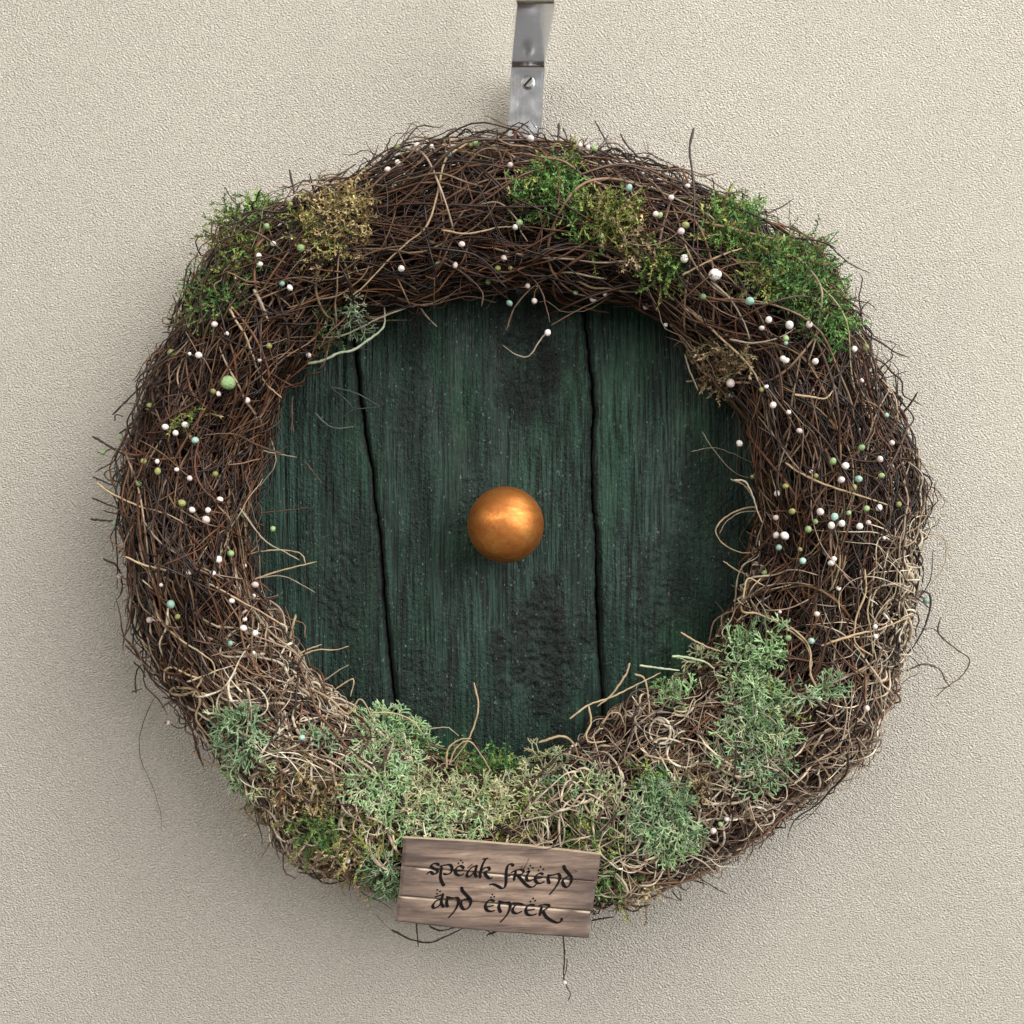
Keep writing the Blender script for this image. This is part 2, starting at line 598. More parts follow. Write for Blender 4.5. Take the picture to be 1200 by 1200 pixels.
p, r, c = twig_batch(420, 0.90, 1.05, 0.45, 0.04, 0.12, 16, 0.00035, 0.00070, 4, 0.2, right, 0.4, 7, 0.1)
parts.append(tubes(p, r, 4, c))
lowl = lambda n: rng.normal(-2.65, 0.3, n)
p, r, c = twig_batch(300, 0.95, 1.05, 0.3, 0.05, 0.13, 16, 0.0004, 0.0008, 4, 0.1, lowl, 0.7, 5)
parts.append(tubes(p, r, 4, c))
V, F, C = join(parts)
o = link('twig_mass', mesh_quads('twig_mass', V, F, C), M_twig, wreath)
o['kind'] = 'stuff'

# ---- single twigs on the surface that can be picked out
p, r, c = twig_batch(230, 1.00, 1.09, 0.5, 0.05, 0.16, 22, 0.00050, 0.00095, 6, 0.35, None, 0.45, 6)
for i in range(len(p)):
    tube_child('twig', wreath, p[i:i + 1], r[i:i + 1], c[i:i + 1], M_twig)

# ---- twigs traced from the photograph: (origin x, origin y, scale, [(depth, radius px, colour, path), ...])
BR, DK, TN, PG, GY = (0.10, 0.052, 0.032), (0.035, 0.021, 0.016), (0.42, 0.31, 0.19), (0.36, 0.40, 0.28), (0.30, 0.25, 0.19)
F_ = -0.088      # in front of the ring
O_ = -0.050      # beside the ring
I_ = -0.045      # over the door
TRACED = [
    (400, 140, .18333, [
        (F_, 1.3, TN, [(860, 120), (700, 220), (650, 300), (620, 450), (580, 600), (530, 700), (420, 790), (300, 900), (150, 1060), (60, 1130)]),
        (-.080, 1.4, BR, [(0, 980), (150, 870), (340, 815), (500, 830), (620, 900), (760, 970), (860, 1050), (905, 1120), (895, 1195)]),
        (F_, 1.3, TN, [(640, 705), (780, 730), (900, 715), (1000, 690), (1110, 685)]),
        (F_, 1.2, GY, [(870, 545), (1000, 530), (1090, 600), (1125, 650), (1150, 720), (1190, 780)]),
        (F_, 1.3, BR, [(510, 405), (640, 405), (800, 450), (960, 480)]),
        (O_, 1.4, DK, [(-80, 400), (0, 345), (95, 285)]),
        (O_, 1.2, DK, [(100, 350), (220, 240), (350, 170), (480, 140), (600, 110), (720, 60), (820, 90)]),
    ]),
    (600, 140, .18333, [
        (O_, 1.9, DK, [(300, 25), (297, 100), (292, 185)]),
        (O_, 1.1, DK, [(530, 8), (590, 120), (665, 275)]),
        (O_, 1.3, DK, [(690, 88), (740, 170), (840, 270), (930, 370)]),
        (-.075, 1.5, DK, [(1163, 55), (1135, 180), (1150, 320), (1165, 500), (1165, 700), (1155, 850)]),
        (O_, 1.1, BR, [(550, 260), (560, 190), (610, 152), (680, 160), (725, 205), (738, 260)]),
        (F_, 1.5, BR, [(420, 360), (560, 310), (700, 285), (850, 310), (1000, 370), (1130, 420)]),
        (O_, 1.0, DK, [(325, 50), (355, 130), (370, 190)]),
        (O_, 1.3, DK, [(0, 90), (60, 45), (110, 8)]),
        (O_, 1.3, DK, [(160, 120), (172, 60)]),
    ]),
    (430, 130, .29167, [
        (-.060, 1.1, BR, [(560, 880), (600, 780), (690, 690), (800, 650), (930, 630)]),
        (-.062, 1.1, BR, [(640, 640), (700, 720), (720, 790), (735, 850)]),
        (-.060, 1.0, BR, [(740, 862), (830, 810), (950, 750), (1000, 720)]),
        (-.058, 1.0, GY, [(730, 880), (690, 930), (650, 985), (600, 980), (545, 940)]),
        (-.045, 0.9, BR, [(210, 790), (240, 830), (280, 862)]),
        (-.055, 1.1, BR, [(0, 770), (120, 760), (250, 780), (400, 745), (520, 770)]),
    ]),
    (200, 200, .18333, [
        (-.075, 1.3, DK, [(758, -10), (790, 140), (820, 300), (805, 480)]),
        (O_, 1.2, DK, [(900, 62), (1040, 58), (1200, 42)]),
        (O_, 1.3, DK, [(960, 180), (1050, 80), (1130, 0)]),
        (O_, .9, DK, [(345, 105), (390, 180), (440, 240)]),
        (O_, .9, DK, [(715, 95), (770, 115), (800, 135)]),
        (O_, .9, DK, [(800, 130), (850, 60), (905, 90), (925, 130)]),
        (O_, 1.1, DK, [(-20, 950), (50, 950), (110, 1000)]),
        (F_, 1.5, TN, [(375, 885), (430, 980), (480, 1060), (530, 1200), (545, 1260)]),
        (F_, 2.2, GY, [(530, 760), (580, 850), (625, 960)]),
        (O_, .9, DK, [(210, 380), (250, 400), (295, 405)]),
    ]),
    (110, 400, .18333, [
        (O_, 1.4, DK, [(120, 470), (270, 320), (400, 200), (520, 130)]),
        (O_, 1.3, DK, [(425, 20), (370, 200), (290, 260), (280, 350), (350, 420)]),
        (O_, 1.5, DK, [(-10, 605), (130, 690), (250, 760)]),
        (-.075, 1.3, TN, [(20, 905), (110, 970), (280, 1050), (480, 1110), (620, 1190)]),
        (-.080, 1.5, TN, [(975, -5), (1040, 170), (1110, 280), (1200, 360)]),
        (F_, 1.3, BR, [(1200, 720), (1040, 660), (920, 600), (820, 590), (700, 600)]),
        (O_, 1.2, DK, [(160, 590), (230, 555), (330, 580), (380, 640)]),
        (O_, 1.2, DK, [(-10, 865), (70, 900), (150, 930)]),
        (O_, 1.2, DK, [(-10, 1000), (80, 1040), (160, 1070)]),
        (O_, 1.4, DK, [(-20, 1138), (60, 1145), (150, 1150)]),
        (O_, 1.2, DK, [(245, 460), (260, 600), (280, 700)]),
        (O_, 1.0, DK, [(135, 510), (140, 470), (190, 480)]),
    ]),
    (110, 600, .18333, [
        (F_, 1.4, TN, [(200, 285), (330, 340), (560, 400), (760, 470), (920, 560), (1090, 650), (1200, 720)]),
        (O_, 1.3, DK, [(60, 300), (150, 350), (180, 480), (155, 555)]),
        (O_, 1.1, DK, [(200, 852), (250, 900), (300, 950)]),
        (O_, 1.1, DK, [(255, 960), (300, 1000), (330, 1060)]),
        (O_, 1.0, DK, [(240, 780), (310, 785), (360, 810)]),
        (O_, 1.0, DK, [(270, 1160), (265, 1060), (300, 980), (380, 1000)]),
        (O_, 1.0, DK, [(240, 1150), (310, 1130)]),
        (O_, 1.0, DK, [(230, 650), (340, 670)]),
        (F_, 1.3, GY, [(320, 60), (420, 190), (560, 285), (700, 360), (830, 430)]),
        (F_, 1.3, TN, [(380, 560), (430, 700), (560, 820), (700, 910), (770, 980), (765, 1060)]),
    ]),
    (100, 470, .29167, [
        (I_, 1.1, TN, [(600, 628), (740, 600), (860, 610), (885, 655)]),
        (I_, 1.2, TN, [(650, 728), (770, 685), (930, 645)]),
        (I_, .8, GY, [(690, 712), (800, 705), (925, 770)]),
        (I_, .9, BR, [(690, 452), (790, 440), (890, 428)]),
        (I_, 1.0, GY, [(690, 195), (770, 212), (850, 226)]),
        (-.06, 1.1, GY, [(620, 430), (720, 560), (800, 605), (860, 640)]),
        (I_, .8, BR, [(830, 0), (832, 60), (828, 120)]),
        (I_, 1.7, TN, [(845, 858), (832, 910), (815, 975), (790, 1050)]),
        (I_, 1.1, TN, [(740, 870), (790, 900), (800, 960), (780, 1020)]),
        (I_, 1.2, TN, [(790, 1060), (860, 1015), (900, 995), (950, 978)]),
        (I_, 1.0, TN, [(850, 1030), (930, 1000), (1000, 1000), (1060, 985)]),
        (I_, 1.0, GY, [(920, 1140), (980, 1110), (1020, 1080), (1060, 1060)]),
        (I_, .8, BR, [(880, 240), (920, 290), (952, 332)]),
    ]),
    (290, 330, .25833, [
        (-.028, 1.0, (0.04, 0.06, 0.045), [(380, 482), (450, 540), (490, 575), (600, 568)]),
        (-.028, 1.0, (0.06, 0.08, 0.06), [(380, 478), (490, 505), (600, 565)]),
        (-.028, .9, (0.04, 0.05, 0.04), [(490, 575), (450, 600), (420, 622)]),
        (-.028, 1.0, (0.10, 0.12, 0.09), [(310, 598), (350, 640), (400, 665), (485, 658)]),
        (-.052, 1.9, PG, [(270, 372), (350, 355), (410, 325), (480, 310), (540, 270), (600, 225), (622, 190), (620, 110)]),
        (-.056, 1.2, GY, [(340, 255), (430, 245), (500, 215), (600, 165), (720, 120), (850, 95)]),
        (I_, .9, GY, [(785, 120), (820, 165), (860, 205)]),
        (I_, .8, BR, [(205, 520), (200, 600), (210, 690)]),
    ]),
    (800, 280, .18333, [
        (F_, 1.6, TN, [(0, 435), (120, 520), (250, 640), (380, 760), (460, 860), (480, 910)]),
        (F_, 1.4, TN, [(0, 230), (150, 150), (270, 95), (380, 60)]),
        (F_, 1.3, GY, [(300, 640), (420, 665), (530, 655), (640, 620), (720, 570)]),
        (F_, 1.4, GY, [(180, 270), (300, 380), (390, 530), (430, 640)]),
        (F_, 1.5, TN, [(715, 995), (820, 1010), (910, 1020), (960, 970)]),
        (F_, 1.7, BR, [(530, 940), (600, 1030), (660, 1110), (720, 1210)]),
        (-.05, 1.2, GY, [(15, 740), (40, 830), (70, 900), (98, 968)]),
        (O_, 1.4, DK, [(1040, 690), (1100, 560), (1150, 440), (1200, 390)]),
        (O_, 1.1, DK, [(900, 0), (1000, 100), (1090, 170), (1200, 220)]),
    ]),
    (860, 460, .18333, [
        (F_, 1.5, TN, [(330, 450), (420, 510), (560, 580), (740, 640), (900, 690), (1010, 730)]),
        (O_, 1.4, DK, [(1020, -5), (1090, 80), (1150, 165), (1100, 240)]),
        (F_, 1.2, GY, [(0, 560), (70, 570), (120, 660), (150, 760), (180, 830)]),
        (O_, 1.2, DK, [(1060, 820), (1100, 870), (1090, 950), (1110, 980)]),
        (O_, 1.4, DK, [(1105, 945), (1150, 975), (1200, 1000)]),
    ]),
    (760, 500, .29167, [
        (-.04, .5, GY, [(215, 20), (260, 90), (340, 180), (430, 215)]),
        (-.04, .5, GY, [(170, 100), (260, 85), (330, 105), (430, 150)]),
        (I_, 1.1, TN, [(460, 322), (380, 330), (300, 370), (270, 420), (300, 470), (370, 505), (440, 500), (490, 470)]),
        (I_, .9, GY, [(455, 340), (370, 345), (310, 385), (285, 430)]),
        (I_, 1.1, TN, [(330, 210), (390, 240), (430, 310), (460, 390)]),
        (I_, 1.1, GY, [(345, 735), (360, 600), (400, 540), (480, 480)]),
        (I_, .9, GY, [(300, 835), (295, 760), (350, 738)]),
        (F_, 1.4, TN, [(370, 720), (380, 745), (440, 752), (520, 790), (620, 860), (655, 940), (650, 1000), (690, 1070)]),
        (I_, .9, TN, [(300, 540), (360, 580), (440, 610)]),
        (-.07, 1.2, TN, [(380, 690), (400, 610), (470, 640), (540, 620)]),
        (O_, .9, TN, [(1060, 428), (1160, 435), (1195, 470), (1185, 560), (1130, 640)]),
        (-.06, 1.3, TN, [(870, 430), (960, 400), (990, 380), (950, 350), (985, 335), (1050, 350), (1090, 330), (1060, 260)]),
        (O_, 1.1, (0.30, 0.32, 0.14), [(1030, 170), (1090, 150), (1165, 175)]),
    ]),
    (900, 640, .20833, [
        (O_, 1.2, BR, [(780, 700), (870, 665), (960, 690), (1000, 760), (1035, 805)]),
        (O_, 1.1, BR, [(970, 400), (960, 490), (1060, 580), (1135, 640), (1090, 730), (1010, 790), (940, 850)]),
        (O_, .8, BR, [(960, 490), (920, 460), (880, 470)]),
        (O_, .8, BR, [(1015, 790), (970, 800), (945, 800)]),
        (O_, 1.5, DK, [(820, 262), (870, 255), (905, 268), (915, 320), (890, 430), (840, 530), (780, 610)]),
        (O_, 1.4, DK, [(670, 835), (755, 800)]),
        (-.07, 1.4, TN, [(300, 560), (420, 520), (520, 490), (620, 470), (720, 430), (800, 400)]),
        (-.06, 1.3, TN, [(630, 860), (640, 920), (570, 990), (510, 1030)]),
        (O_, 1.0, GY, [(660, 880), (650, 960), (590, 1010)]),
        (F_, 1.3, TN, [(545, 130), (550, 260), (500, 390), (490, 540), (590, 620)]),
        (F_, 1.2, TN, [(600, 130), (580, 260), (560, 370), (580, 480), (590, 600)]),
    ]),
    (160, 720, .29167, [
        (-.004, .5, DK, [(75, 330), (40, 400), (12, 500), (20, 590), (60, 680), (95, 790), (100, 865)]),
        (F_, 1.6, TN, [(110, 230), (140, 212), (190, 235), (250, 258)]),
        (F_, 1.7, TN, [(235, 300), (150, 295), (140, 315), (180, 325), (240, 310), (255, 350), (240, 420), (290, 490), (330, 540)]),
        (F_, 1.4, TN, [(265, 255), (240, 300), (225, 330)]),
        (F_, 1.6, (.42, .44, .32), [(440, 590), (470, 610), (520, 625), (560, 645)]),
        (F_, 1.4, TN, [(490, 565), (560, 530), (640, 490), (660, 520)]),
        (O_, 1.5, TN, [(225, 560), (300, 600), (380, 620), (420, 650)]),
        (O_, 1.4, TN, [(480, 838), (440, 800), (440, 760), (500, 745), (560, 760)]),
        (F_, 1.4, TN, [(845, 660), (900, 710), (915, 760), (885, 810), (870, 860), (890, 900)]),
        (-.07, 1.1, TN, [(945, 395), (1040, 398), (1110, 430), (1150, 480)]),
        (-.07, 1.2, TN, [(700, 300), (780, 340), (850, 400), (900, 340), (960, 440)]),
        (-.06, 1.1, TN, [(800, 300), (870, 260), (860, 330)]),
    ]),
    (430, 800, .29167, [
        (-.06, 1.2, TN, [(430, 0), (448, 100), (420, 200), (380, 270), (330, 330)]),
        (-.065, 1.3, TN, [(320, 345), (325, 270), (370, 230), (420, 225)]),
        (-.065, 1.1, TN, [(330, 330), (360, 260), (420, 240), (500, 355)]),
        (-.06, .8, GY, [(230, 190), (320, 180), (370, 215)]),
        (-.06, .8, DK, [(270, 260), (300, 170), (325, 60)]),
        (F_, 1.6, (.38, .42, .22), [(180, 480), (280, 455), (360, 460), (480, 490), (560, 465)]),
        (F_, 1.3, TN, [(235, 545), (320, 580), (410, 605)]),
        (-.078, 1.5, TN, [(690, 240), (780, 215), (830, 245), (860, 310), (920, 300)]),
        (-.075, 1.2, TN, [(815, 145), (890, 90), (980, 60), (1060, 20), (1180, -40)]),
        (-.075, 1.2, TN, [(890, 90), (900, 160), (880, 210), (900, 240), (960, 235)]),
        (F_, 1.5, TN, [(600, 470), (700, 410), (760, 460), (860, 460), (1000, 445), (1080, 440)]),
        (F_, 1.4, TN, [(840, 490), (900, 515), (960, 490), (1010, 520)]),
        (F_, 1.4, TN, [(700, 640), (705, 600), (690, 560), (740, 520)]),
    ]),
    (700, 720, .29167, [
        (-.068, 1.7, (.40, .48, .30), [(300, 168), (350, 172), (400, 182), (440, 195), (470, 220)]),
        (-.068, 1.5, (.36, .40, .28), [(170, 205), (240, 215), (330, 225)]),
        (-.068, 1.3, TN, [(335, 72), (390, 105), (440, 130), (500, 150)]),
        (-.065, 1.4, TN, [(130, 195), (115, 240), (60, 320), (0, 370)]),
        (-.065, 1.3, TN, [(150, 240), (190, 260), (205, 340), (212, 410)]),
        (-.065, 1.2, TN, [(20, 440), (50, 400), (90, 400), (110, 450)]),
        (F_, 1.4, TN, [(620, -10), (700, 10), (800, 70), (855, 140), (855, 230), (890, 310)]),
        (F_, 1.8, (.30, .52, .34), [(560, 470), (630, 520), (670, 555)]),
        (F_, 2.0, (.30, .52, .34), [(610, 340), (640, 400), (660, 470)]),
        (F_, 2.0, (.30, .52, .34), [(110, 800), (190, 880), (230, 960), (270, 1000)]),
        (F_, 1.3, TN, [(190, 565), (260, 580), (330, 590)]),
        (O_, 1.2, DK, [(380, 1050), (460, 990), (540, 940)]),
        (O_, .9, DK, [(540, 880), (545, 1000)]),
        (O_, .9, DK, [(560, 880), (580, 950)]),
        (O_, .9, DK, [(300, 1110), (335, 1150), (330, 1110)]),
    ]),
    (440, 960, .23333, [
        (-.040, 1.1, DK, [(940, 560), (950, 680), (945, 790), (955, 830), (980, 880), (965, 915)]),
        (-.040, .7, DK, [(962, 700), (958, 760), (940, 800)]),
        (-.040, 1.3, DK, [(80, 555), (170, 600), (270, 620), (350, 590), (440, 548)]),
        (-.040, 1.1, DK, [(205, 500), (208, 560), (215, 640)]),
        (-.040, 1.2, DK, [(270, 535), (320, 558), (400, 545)]),
        (-.040, 1.3, DK, [(1085, 510), (1130, 500), (1200, 490)]),
        (-.040, 1.1, DK, [(1090, 475), (1120, 470), (1130, 430), (1100, 430)]),
        (-.040, .7, GY, [(0, 480), (40, 520), (80, 560)]),
    ]),
]
for ox, oy, s, items in TRACED:
    for (y, rpx, col, path) in items:
        q = np.array(path, float)
        K = 6 + 4 * len(q)
        w = P(ox + q[:, 0] * s, oy + q[:, 1] * s, y)
        # bring the ends a little closer to the ring so the twig springs from it
        if y <= -0.07:
            th, u, ys, _ = px_to_ring(ox + q[:, 0] * s, oy + q[:, 1] * s)
            yy = np.where(np.abs(u) < 1, np.minimum(ys - 0.0025, -0.05), y)
            yy = np.convolve(np.pad(yy, 1, mode='edge'), [.25, .5, .25], 'valid')
            w = np.stack([P(ox + q[i, 0] * s, oy + q[i, 1] * s, yy[i]) for i in range(len(q))])
        pts = smooth_path(w, K)
        pts[1:-1] += rng.normal(0, 0.00009, (K - 2, 3))
        rad = taper(1, K, np.array([rpx * PXM * 0.92]), 0.55, 1.5, 0.12)
        cc = np.array([col]) * rng.uniform(0.85, 1.15)
        tube_child('twig', wreath, pts[None], rad, cc, M_twig if sum(col) < 0.5 else M_tend)

# ---- tan curly tendrils over the lower half
TPAL = np.array([[0.54, 0.43, 0.29], [0.42, 0.315, 0.205], [0.28, 0.195, 0.13], [0.64, 0.55, 0.39], [0.38, 0.31, 0.235], [0.14, 0.085, 0.055]])


def tendrils(N, th_c, th_s, phi_c, phi_s, kmax, len_lo, len_hi, r_lo, r_hi, K=24, rho=1.09, w=None, lift=0.1):
    th0 = rng.normal(th_c, th_s, N)
    phi0 = np.clip(rng.normal(phi_c, phi_s, N), -0.25 * pi, 1.2 * pi)
    h0 = rng.uniform(-pi, pi, N)
    k0 = rng.normal(0, kmax, N) * rng.uniform(.2, 1.5, N)
    ds = rng.uniform(len_lo, len_hi, N) / (K - 1)
    lf = np.where(rng.random(N) < 0.4, rng.uniform(0, lift, N), 0)
    pts = walk(N, th0, phi0, rho + rng.uniform(-0.10, 0.06, N), h0, k0, kmax * 0.22, ds, K, 0.05, lf)
    rad = taper(N, K, r_lo * .62 + (r_hi * .92 - r_lo * .62) * rng.random(N) ** 1.8, 0.35, 1.4, knob=0.14)
    col = TPAL[rng.choice(len(TPAL), N, p=w)] * rng.uniform(0.7, 1.2, (N, 1))
    col = col[:, None, :] * (1 + 0.22 * rng.normal(0, 1, (N, K, 1)))
    grey = col.mean(2, keepdims=True)
    col = np.clip(col * .8 + grey * .2, .01, .8)
    return pts, rad, col


bot = -pi / 2
mass, single = [], []
WT = [.26, .24, .16, .12, .14, .08]
WB = [.14, .22, .24, .06, .18, .16]
for N, tc, ts, pc, ps, km, l0, l1, r0, r1, w, ns in (
        (260, -2.32, 0.26, 0.40 * pi, 0.8, 75, .025, .075, .0006, .0011, WT, 30),      # lower left
        (150, -2.45, 0.20, 0.95 * pi, 0.3, 55, .02, .05, .0005, .0010, WT, 16),       # inner lower left rim
        (330, bot, 0.38, 0.50 * pi, 0.6, 75, .025, .065, .0005, .0010, WT, 34),        # bottom
        (270, -0.95, 0.22, 0.60 * pi, 0.7, 65, .025, .07, .0005, .0009, WB, 34),      # lower right
        (150, -0.62, 0.20, 0.10 * pi, 0.4, 45, .03, .08, .0004, .0008, WB, 14),       # outer lower right
        (60, -0.17, 0.09, 0.18 * pi, 0.22, 110, .03, .08, .0006, .0010, [.3, .1, 0, .6, 0, 0], 18),   # cream knot on the right
        (70, -0.30, 0.15, 0.15 * pi, 0.3, 60, .03, .09, .0005, .0009, WT, 12),
        (30, -0.25, 0.10, 0.95 * pi, 0.2, 60, .03, .07, .0005, .0008, WT, 8)):
    p, r, c = tendrils(N, tc, ts, pc, ps, km, l0, l1, r0, r1, w=np.array(w) / sum(w))
    single.append((p[:ns], r[:ns], c[:ns]))
    mass.append(tubes(p[ns:], r[ns:], 5, c[ns:]))
V, F, C = join(mass)
o = link('tendril_mass', mesh_quads('tendril_mass', V, F, C), M_tend, wreath)
o['kind'] = 'stuff'
for p, r, c in single:
    for i in range(len(p)):
        tube_child('tendril', wreath, p[i:i + 1], r[i:i + 1], c[i:i + 1], M_tend)


# ---- moss
def ellipse_pts(n, cx, cy, rx, ry, rot):
    a = rng.uniform(0, 2 * pi, n)
    q = np.sqrt(rng.random(n)) * (1 + 0.16 * np.sin(3 * a + cx) + 0.10 * np.sin(5 * a + cy))
    x, y = rx * q * np.cos(a), ry * q * np.sin(a)
    c, s = cos(radians(rot)), sin(radians(rot))
    return cx + x * c - y * s, cy + x * s + y * c


def surf_base(px, py, sink=0.0):
    th, u, y, p = px_to_ring(px, py)
    uc = np.clip(u, -1, 1)
    nrm = np.stack([np.cos(th) * uc / 0.9, -np.sqrt(np.clip(1 - uc * uc, 0.02, 1)), np.sin(th) * uc / 0.9], -1)
    nrm /= np.linalg.norm(nrm, axis=-1, keepdims=True)
    return p - nrm * sink, nrm


MOSSPAL = {
    'green': [[.13, .22, .055], [.18, .30, .08], [.085, .15, .040], [.30, .30, .10]],
    'dark': [[.065, .13, .042], [.09, .18, .06], [.14, .20, .06], [.20, .18, .075]],
    'gold': [[.36, .28, .12], [.46, .37, .19], [.26, .19, .085], [.25, .26, .08]],
    'olive': [[.20, .235, .06], [.27, .29, .085], [.13, .18, .045], [.36, .30, .14]],
    'brown': [[.30, .23, .135], [.42, .33, .20], [.21, .15, .085], [.21, .20, .09]],
    'vivid': [[.11, .235, .065], [.155, .32, .095], [.07, .16, .05], [.25, .32, .09]],
}
LICHPAL = {
    'mint': [[.33, .52, .26], [.41, .62, .34], [.26, .43, .20], [.50, .62, .37]],
    'grey': [[.24, .32, .20], [.30, .39, .26], [.19, .27, .17], [.36, .43, .29]],
    'pale': [[.46, .52, .27], [.52, .57, .33], [.36, .44, .24], [.55, .55, .35]],
    'sea': [[.27, .43, .24], [.35, .52, .31], [.21, .35, .19], [.42, .54, .34]],
}


def fern_moss(cx, cy, rx, ry, rot, pal, label, dens=1.0, flen=0.0145, up=0.22):
    n = int(dens * rx * ry * pi / 15)
    px, py = ellipse_pts(n, cx, cy, rx, ry, rot)
    base, nrm = surf_base(px, py, 0.003)
    K = 9
    d = nrm * up + rng.normal(0, 0.6, (n, 3))
    d /= np.linalg.norm(d, axis=1, keepdims=True)
    seg = (flen * rng.uniform(0.5, 1.25, n) / (K - 1))[:, None]
    curl = rng.normal(0, 0.26, (n, 3))
    pts = np.empty((n, K, 3))
    p = base.copy()
    for k in range(K):
        pts[:, k] = p
        d = d + curl + rng.normal(0, 0.16, (n, 3))
        d /= np.linalg.norm(d, axis=1, keepdims=True)
        p = p + d * seg
    pts = clamp_pt(pts)
    pc = np.array(MOSSPAL[pal])
    # colour changes in soft patches over the clump
    sel = (vnoise(px, py, 1 / 16., 1 / 16., int(cx + cy)) * 1.6 + 1.5 + rng.normal(0, 0.7, n)).round().astype(int) % 4
    col = pc[np.clip(sel, 0, 3)] * rng.uniform(0.8, 1.5, (n, 1))
    rad = taper(n, K, rng.uniform(.00026, .00042, n), 0.5)
    A = tubes(pts, rad, 3, col)
    L = 3
    t = np.gradient(pts, axis=1)
    t /= np.linalg.norm(t, axis=2, keepdims=True) + 1e-9
    bp = np.repeat(pts[:, 1:, None, :], L, 2)
    dd = np.repeat(t[:, 1:, None, :], L, 2) * 0.9 + rng.normal(0, 0.65, (n, K - 1, L, 3))
    dd /= np.linalg.norm(dd, axis=3, keepdims=True)
    side = np.cross(dd, rng.normal(0, 1, dd.shape))
    side /= np.linalg.norm(side, axis=3, keepdims=True) + 1e-9
    ln = rng.uniform(.0014, .0030, (n, K - 1, L, 1))
    wd = rng.uniform(.00032, .00058, (n, K - 1, L, 1))
    v = np.stack([bp, bp + dd * ln * .45 + side * wd, bp + dd * ln, bp + dd * ln * .45 - side * wd], 3)
    m = v.shape[0] * v.shape[1] * v.shape[2]
    V2 = clamp_pt(v.reshape(-1, 3))
    F2 = np.arange(m * 4).reshape(-1, 4)
    C2 = np.repeat((np.repeat(col[:, None, :], (K - 1) * L, 1) * rng.uniform(.75, 1.3, (n, (K - 1) * L, 1))).reshape(-1, 3), 4, 0)
    V, F, C = join([A, (V2, F2, C2)])
    o = link('moss_clump', mesh_quads('moss_clump', V, F, C), M_moss, wreath)
    o['label'] = label
    return o


def lichen(cx, cy, rx, ry, rot, pal, label, dens=1.0, seg0=0.0047, levels=5, r0=.00064, lift=0.002):
    n = max(6, int(dens * rx * ry * pi / 36))
    px, py = ellipse_pts(n, cx, cy, rx * .82, ry * .82, rot)
    base, nrm = surf_base(px, py, -lift + 0.002)
    cpt, _ = surf_base(np.array([cx]), np.array([cy]), 0)
    outw = base - cpt
    outw /= np.linalg.norm(outw, axis=1, keepdims=True) + 1e-6
    d = nrm * 0.35 + outw * 0.25 + rng.normal(0, 0.55, (n, 3))
    d /= np.linalg.norm(d, axis=1, keepdims=True)
    pc = np.array(LICHPAL[pal])
    hue = np.clip(vnoise(px, py, 1 / 14., 1 / 14., int(cx)) * 1.7 + 1.5 + rng.normal(0, .6, n), 0, 3).round().astype(int)
    col = pc[hue] * rng.uniform(.62, 1.05, (n, 1)) * rng.uniform(.93, 1.07, (n, 3))
    parts = []
    p, L, r = base, np.full(n, seg0) * rng.uniform(.6, 1.2, n), np.full(n, r0) * rng.uniform(.8, 1.2, n)
    for lv in range(levels):
        m = len(p)
        bend = rng.normal(0, .22, (m, 3))
        mid = p + d * (L * .5)[:, None]
        d2 = d + bend
        d2 /= np.linalg.norm(d2, axis=1, keepdims=True)
        end = mid + d2 * (L * .5)[:, None]
        pts = clamp_pt(np.stack([p, mid, end], 1))
        rr = np.stack([r, r * .92, r * .84], 1)
        if lv == levels - 1:
            rr[:, 2] *= .45
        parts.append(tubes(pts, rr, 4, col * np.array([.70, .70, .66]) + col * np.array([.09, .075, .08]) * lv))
        perp = np.cross(d2, rng.normal(0, 1, (m, 3)))
        perp /= np.linalg.norm(perp, axis=1, keepdims=True)
        a1, a2 = rng.uniform(.35, .75, (m, 1)), rng.uniform(.35, .8, (m, 1))
        da, db = d2 + perp * a1, d2 - perp * a2
        d = np.concatenate([da, db])
        d += rng.normal(0, .12, d.shape)
        # flatten onto the cushion
        nn = np.concatenate([nrm, nrm])
        over = np.clip((d * nn).sum(1, keepdims=True) - .35, 0, None)
        d = d - nn * over * .6
        d /= np.linalg.norm(d, axis=1, keepdims=True)
        nrm = nn
        p = np.concatenate([pts[:, 2], pts[:, 2]])
        L = np.concatenate([L, L]) * rng.uniform(.6, .9, 2 * m)
        r = np.concatenate([r, r]) * .86
        col = np.concatenate([col, col])
    V, F, C = join(parts)
    o = link('reindeer_moss', mesh_quads('reindeer_moss', V, F, C), M_lich, wreath)
    o['label'] = label
    return o


# sheet moss: centre x, centre y, radii, turn, palette
fern_moss(645, 220, 34, 30, -20, 'vivid', 'bright green moss tuft below the metal hanger')
fern_moss(640, 232, 22, 22, 0, 'green', 'bright green moss tuft below the metal hanger', 0.8)
fern_moss(668, 188, 6, 18, 0, 'olive', 'narrow olive moss sprig', 0.8)
fern_moss(714, 252, 34, 22, 25, 'olive', 'olive green moss tuft beside the bright green one')
fern_moss(735, 285, 36, 30, 40, 'brown', 'dry brown moss strand', 0.55, .014)
fern_moss(690, 290, 8, 18, -20, 'vivid', 'thin green moss sprig', 0.6)
fern_moss(775, 312, 22, 24, 30, 'green', 'small mossy ball in green and brown')
fern_moss(860, 258, 28, 26, 20, 'vivid', 'green moss tuft with yellow tips')
fern_moss(848, 262, 24, 28, 10, 'olive', 'green moss tuft with yellow tips', 0.5)
fern_moss(930, 325, 66, 38, 38, 'dark', 'large spreading dark green moss patch', 1.0, .012)
fern_moss(950, 320, 50, 34, 40, 'vivid', 'large spreading bright green moss patch', 0.7, .012)
fern_moss(900, 310, 30, 30, 30, 'olive', 'olive moss at the edge of the large patch', 0.5, .012)
